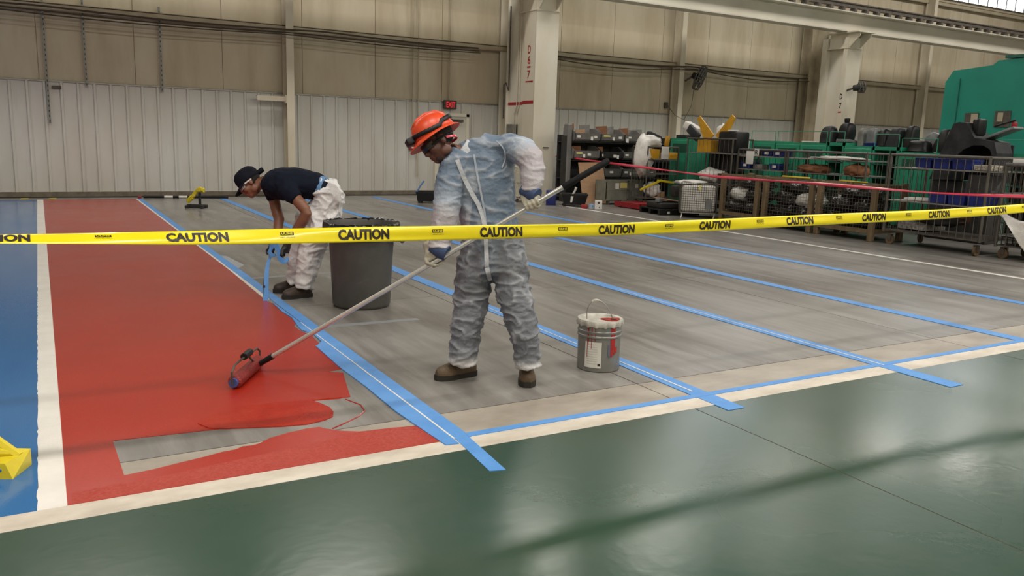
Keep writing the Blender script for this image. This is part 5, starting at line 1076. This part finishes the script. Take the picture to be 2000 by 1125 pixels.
# row of green cabinets
cabinet('green cabinet at the left end of the cabinet row', 14.5, 15.1, 13.34, 14.1, 1.62, ((0, 1),), .22)
cabinet('wide green cabinet with two mesh windows in the row', 14.5, 15.1, 11.92, 13.30, 1.60, ((0, .49), (.51, 1)), .24)
cabinet('open green shelf left of the middle green cabinet', 14.5, 15.1, 11.48, 11.89, 1.62, (), .22, True)
cabinet('single green cabinet in the middle of the row', 14.5, 15.1, 10.82, 11.46, 1.56, ((0, 1),), 0)
cabinet('open green shelf right of the middle green cabinet', 14.5, 15.1, 10.22, 10.79, 1.56, (), .24, True)
cabinet('green cabinet right of the open shelf with black shells on top', 14.5, 15.1, 9.42, 10.19, 1.47, ((0, 1),), .26)
cabinet('open green cabinet at the right edge behind the carts', 14.5, 15.1, 7.3, 8.35, 1.50, (), .24, True)
# moulded shells stored on top of the cabinets
def shell(c, sx, sy, h, rx, ry, m, label, r=.06):
    k = sum(map(ord, label)); tp = .62 + .3 * ((k % 7) / 7); ln = (.10 if k % 2 else -.10); rings = []
    if h < .1: return simple('moulded_shell', label, 'part', m, c, sx, sy, h, 0, r, None, rx, ry)
    for u in (0, .12, .35, .6, .8, .92, .98, 1.0):
        q = (1 + .06 * math.sin(u * 6 + k)) * (1 - (1 - tp) * u ** 2) * (1 if u < .8 else math.sqrt(max(.02, 1 - ((u - .8) / .205) ** 2)) * .5 + .5)
        rings.append([(sx / 2 * q * math.copysign(abs(math.cos(a)) ** .45, math.cos(a)), sy / 2 * q * math.copysign(abs(math.sin(a)) ** .45, math.sin(a)) + ln * u * h, u * h) for a in [2 * math.pi * (j + .5) / 20 for j in range(20)]])
    return MB(Tm(c, 0, rx * .6, ry)).ring(rings).top('moulded_shell', m, c, label, 'part', None, smooth=True)
shell((14.8, 12.15, 1.60), .25, .34, .36, -.15, .1, greyplate, 'charcoal moulded shell on the wide green cabinet, left one'); shell((14.95, 11.82, 1.62), .3, .30, .42, 0, 0, black, 'rounded black shell on the open shelf beside the wide cabinet')
MB().lathe([(.05, 0), (.06, .05), (.06, .09), (.04, .1)], 10, (14.95, 11.82, 2.04)).top('cap', black, (14.95, 11.82, 2.03), 'black cap on the rounded shell', 'cap')
shell((14.9, 11.35, 1.56), .2, .16, .36, -.2, 0, bingrey, 'pale grey backrest shell on the middle cabinet, left one'); shell((14.88, 11.1, 1.56), .2, .24, .36, -.2, 0, greylight, 'light grey slanting panel on the middle cabinet'); shell((14.95, 10.86, 1.56), .3, .22, .36, 0, .1, black, 'black shell next to the light grey panel')
shell((14.9, 10.60, 1.56), .3, .28, .38, .1, 0, greyplate, 'charcoal shell on the right open shelf, left one'); shell((14.98, 10.32, 1.56), .3, .24, .42, 0, 0, black, 'tall black shell on the right open shelf')
shell((14.8, 9.95, 1.47), .35, .42, .22, 0, .15, black, 'low black ribbed shells on the right green cabinet', .08); shell((14.95, 9.85, 1.60), .2, .3, .26, .6, 0, greylight, 'glossy grey slanted panel above the ribbed shells', .02); shell((14.9, 9.58, 1.48), .3, .3, .44, .1, 0, black, 'tall black shell at the end of the right green cabinet'); shell((14.7, 9.24, 0), .25, .26, 1.92, 0, 0, black, 'black upright shell beside the right green cabinet')
shell((15.0, 12.7, 1.60), .3, .4, .03, 0, .05, paper, 'flat pale sheet lying on the wide green cabinet', .01); shell((14.8, 11.65, 1.62), .3, .34, .06, 0, .1, greylight, 'thin grey tray on the left open shelf', .01); tray('blue_bin', 'small blue bin on the middle green cabinet', 'bin', (14.62, 10.95, 1.56), .16, .2, .07, bluebin)
# big fender moulding
F1 = [(8.86, 1.02), (8.68, 1.55), (8.54, 1.97), (8.44, 2.0), (8.32, 1.99), (8.22, 1.86), (8.14, 1.74), (7.95, 1.71), (7.80, 1.68), (7.74, 1.5), (7.72, 1.02), (7.78, 1.02), (7.81, 1.45), (7.86, 1.56), (7.98, 1.62), (8.14, 1.62), (8.30, 1.55), (8.44, 1.42), (8.52, 1.02)]
MB().prism(F1, 'x', 13.5, 13.95).top('fender_moulding', greyplate, (13.7, 8.5, 1.02), 'large charcoal fender moulding with a round arch in front of the teal machine', 'part')
simple('black_headrest', 'black rounded piece on top of the fender moulding', 'part', black, (13.7, 8.20, 1.78), .25, .13, .28, 0, .05); simple('grey_hood', 'grey glossy hood panel sloping behind the fender moulding', 'panel', greylight, (13.8, 7.86, 1.80), .3, .55, .04, 0, .01, rx=-.38)
simple('black_box', 'black box supporting the fender moulding', 'box', rackd, (13.72, 8.30, 0), .4, 1.1, 1.015, 0, .02)
simple('arch_dark_backing', 'black backing added for the dark inside of the fender moulding arch', 'board', black, (13.99, 8.2, 1.02), .04, .9, .62, 0, .01)  # added sheet, its black stands in for the shade inside the arch
simple('hand_tool', 'small black and red tool on the grey hood panel', 'tool', redpal, (13.75, 7.66, 1.92), .1, .08, .09, .3, .02); simple('dark_shell', 'dark moulded shell at the right edge above the open cabinet', 'part', greyplate, (14.8, 7.6, 1.50), .3, .5, .42, 0, .08); simple('tool_bar', 'black lever lying over the grey hood panel', 'tool', black, (13.7, 7.78, 1.97), .03, .35, .03, 0, .006, rx=-.3)
# teal machine
t = thing('teal_machine', 'tall teal machine enclosure rising behind the green cabinets', 'machine', (22, 10, 0))
prof = [(13.0, 0), (13.0, 3.22), (12.82, 3.50), (11.85, 3.58), (11.72, 3.68), (10.95, 3.72), (5.0, 3.72), (5.0, 0)]
MB().prism(prof, 'x', 20, 23).build('housing', teal, t)
MB().box(19.96, 23.04, 5.0, 11.55, 3.72, 3.79).build('roof_lip', mat('dark_teal_edge', (.01, .12, .09), .5), t); MB().box(19.975, 20.0, 12.60, 12.615, 0, 3.3).build('panel_seam', MATS['dark_teal_edge'], t)
MB().box(19.97, 20, 12.02, 12.36, 1.92, 2.46).build('window', dust, t); MB().box(19.965, 19.975, 12.03, 12.20, 2.0, 2.44).build('pane', mat('dim_cream_inside', (.42, .36, .26), .6), t)
MB().box(19.97, 20, 11.25, 11.62, 2.12, 2.50).build('window', dust, t); MB().box(19.965, 19.975, 11.42, 11.55, 2.25, 2.46).build('pane', MATS['dim_cream_inside'], t)
# yellow stand at the lower left
t = thing('yellow_stand_foot', 'yellow plastic barrier foot with blue paint smears at the lower left corner', 'stand', (-.24, 3.93, 0)); M = Tm((-.25, 3.95, 0), -.45)
MB(M).add([(-.25, -.04, 0), (.09, -.04, 0), (.09, .12, 0), (-.25, .12, 0), (-.25, -.02, .075), (.06, -.035, .07), (.10, .10, .085), (-.25, .12, .085)], [(3, 2, 1, 0), (4, 5, 6, 7), (0, 1, 5, 4), (1, 2, 6, 5), (2, 3, 7, 6), (3, 0, 4, 7)]).build('base', yel, t)
MB(M).tube([(.075, .05, .07), (.0, .055, .125), (-.11, .06, .215), (-.3, .06, .36)], [.02, .021, .022, .022], 6).build('strut', yel, t); MB(M).tube([(-.25, .03, .085), (-.12, .03, .10), (.0, .035, .095), (.05, .05, .085)], [.02, .022, .022, .016], 8).build('crumpled_tape', yel, t, True)
for x, z, r in ((-.045, .035, .02), (-.10, .045, .014), (.035, .04, .008)): MB(M).ell((x, -.038, z), r * 1.4, .004, r, 10).build('blue_smear', bluep, t)
# tidy helper properties
for o in bpy.data.objects:
    if '_o' in o: del o['_o']
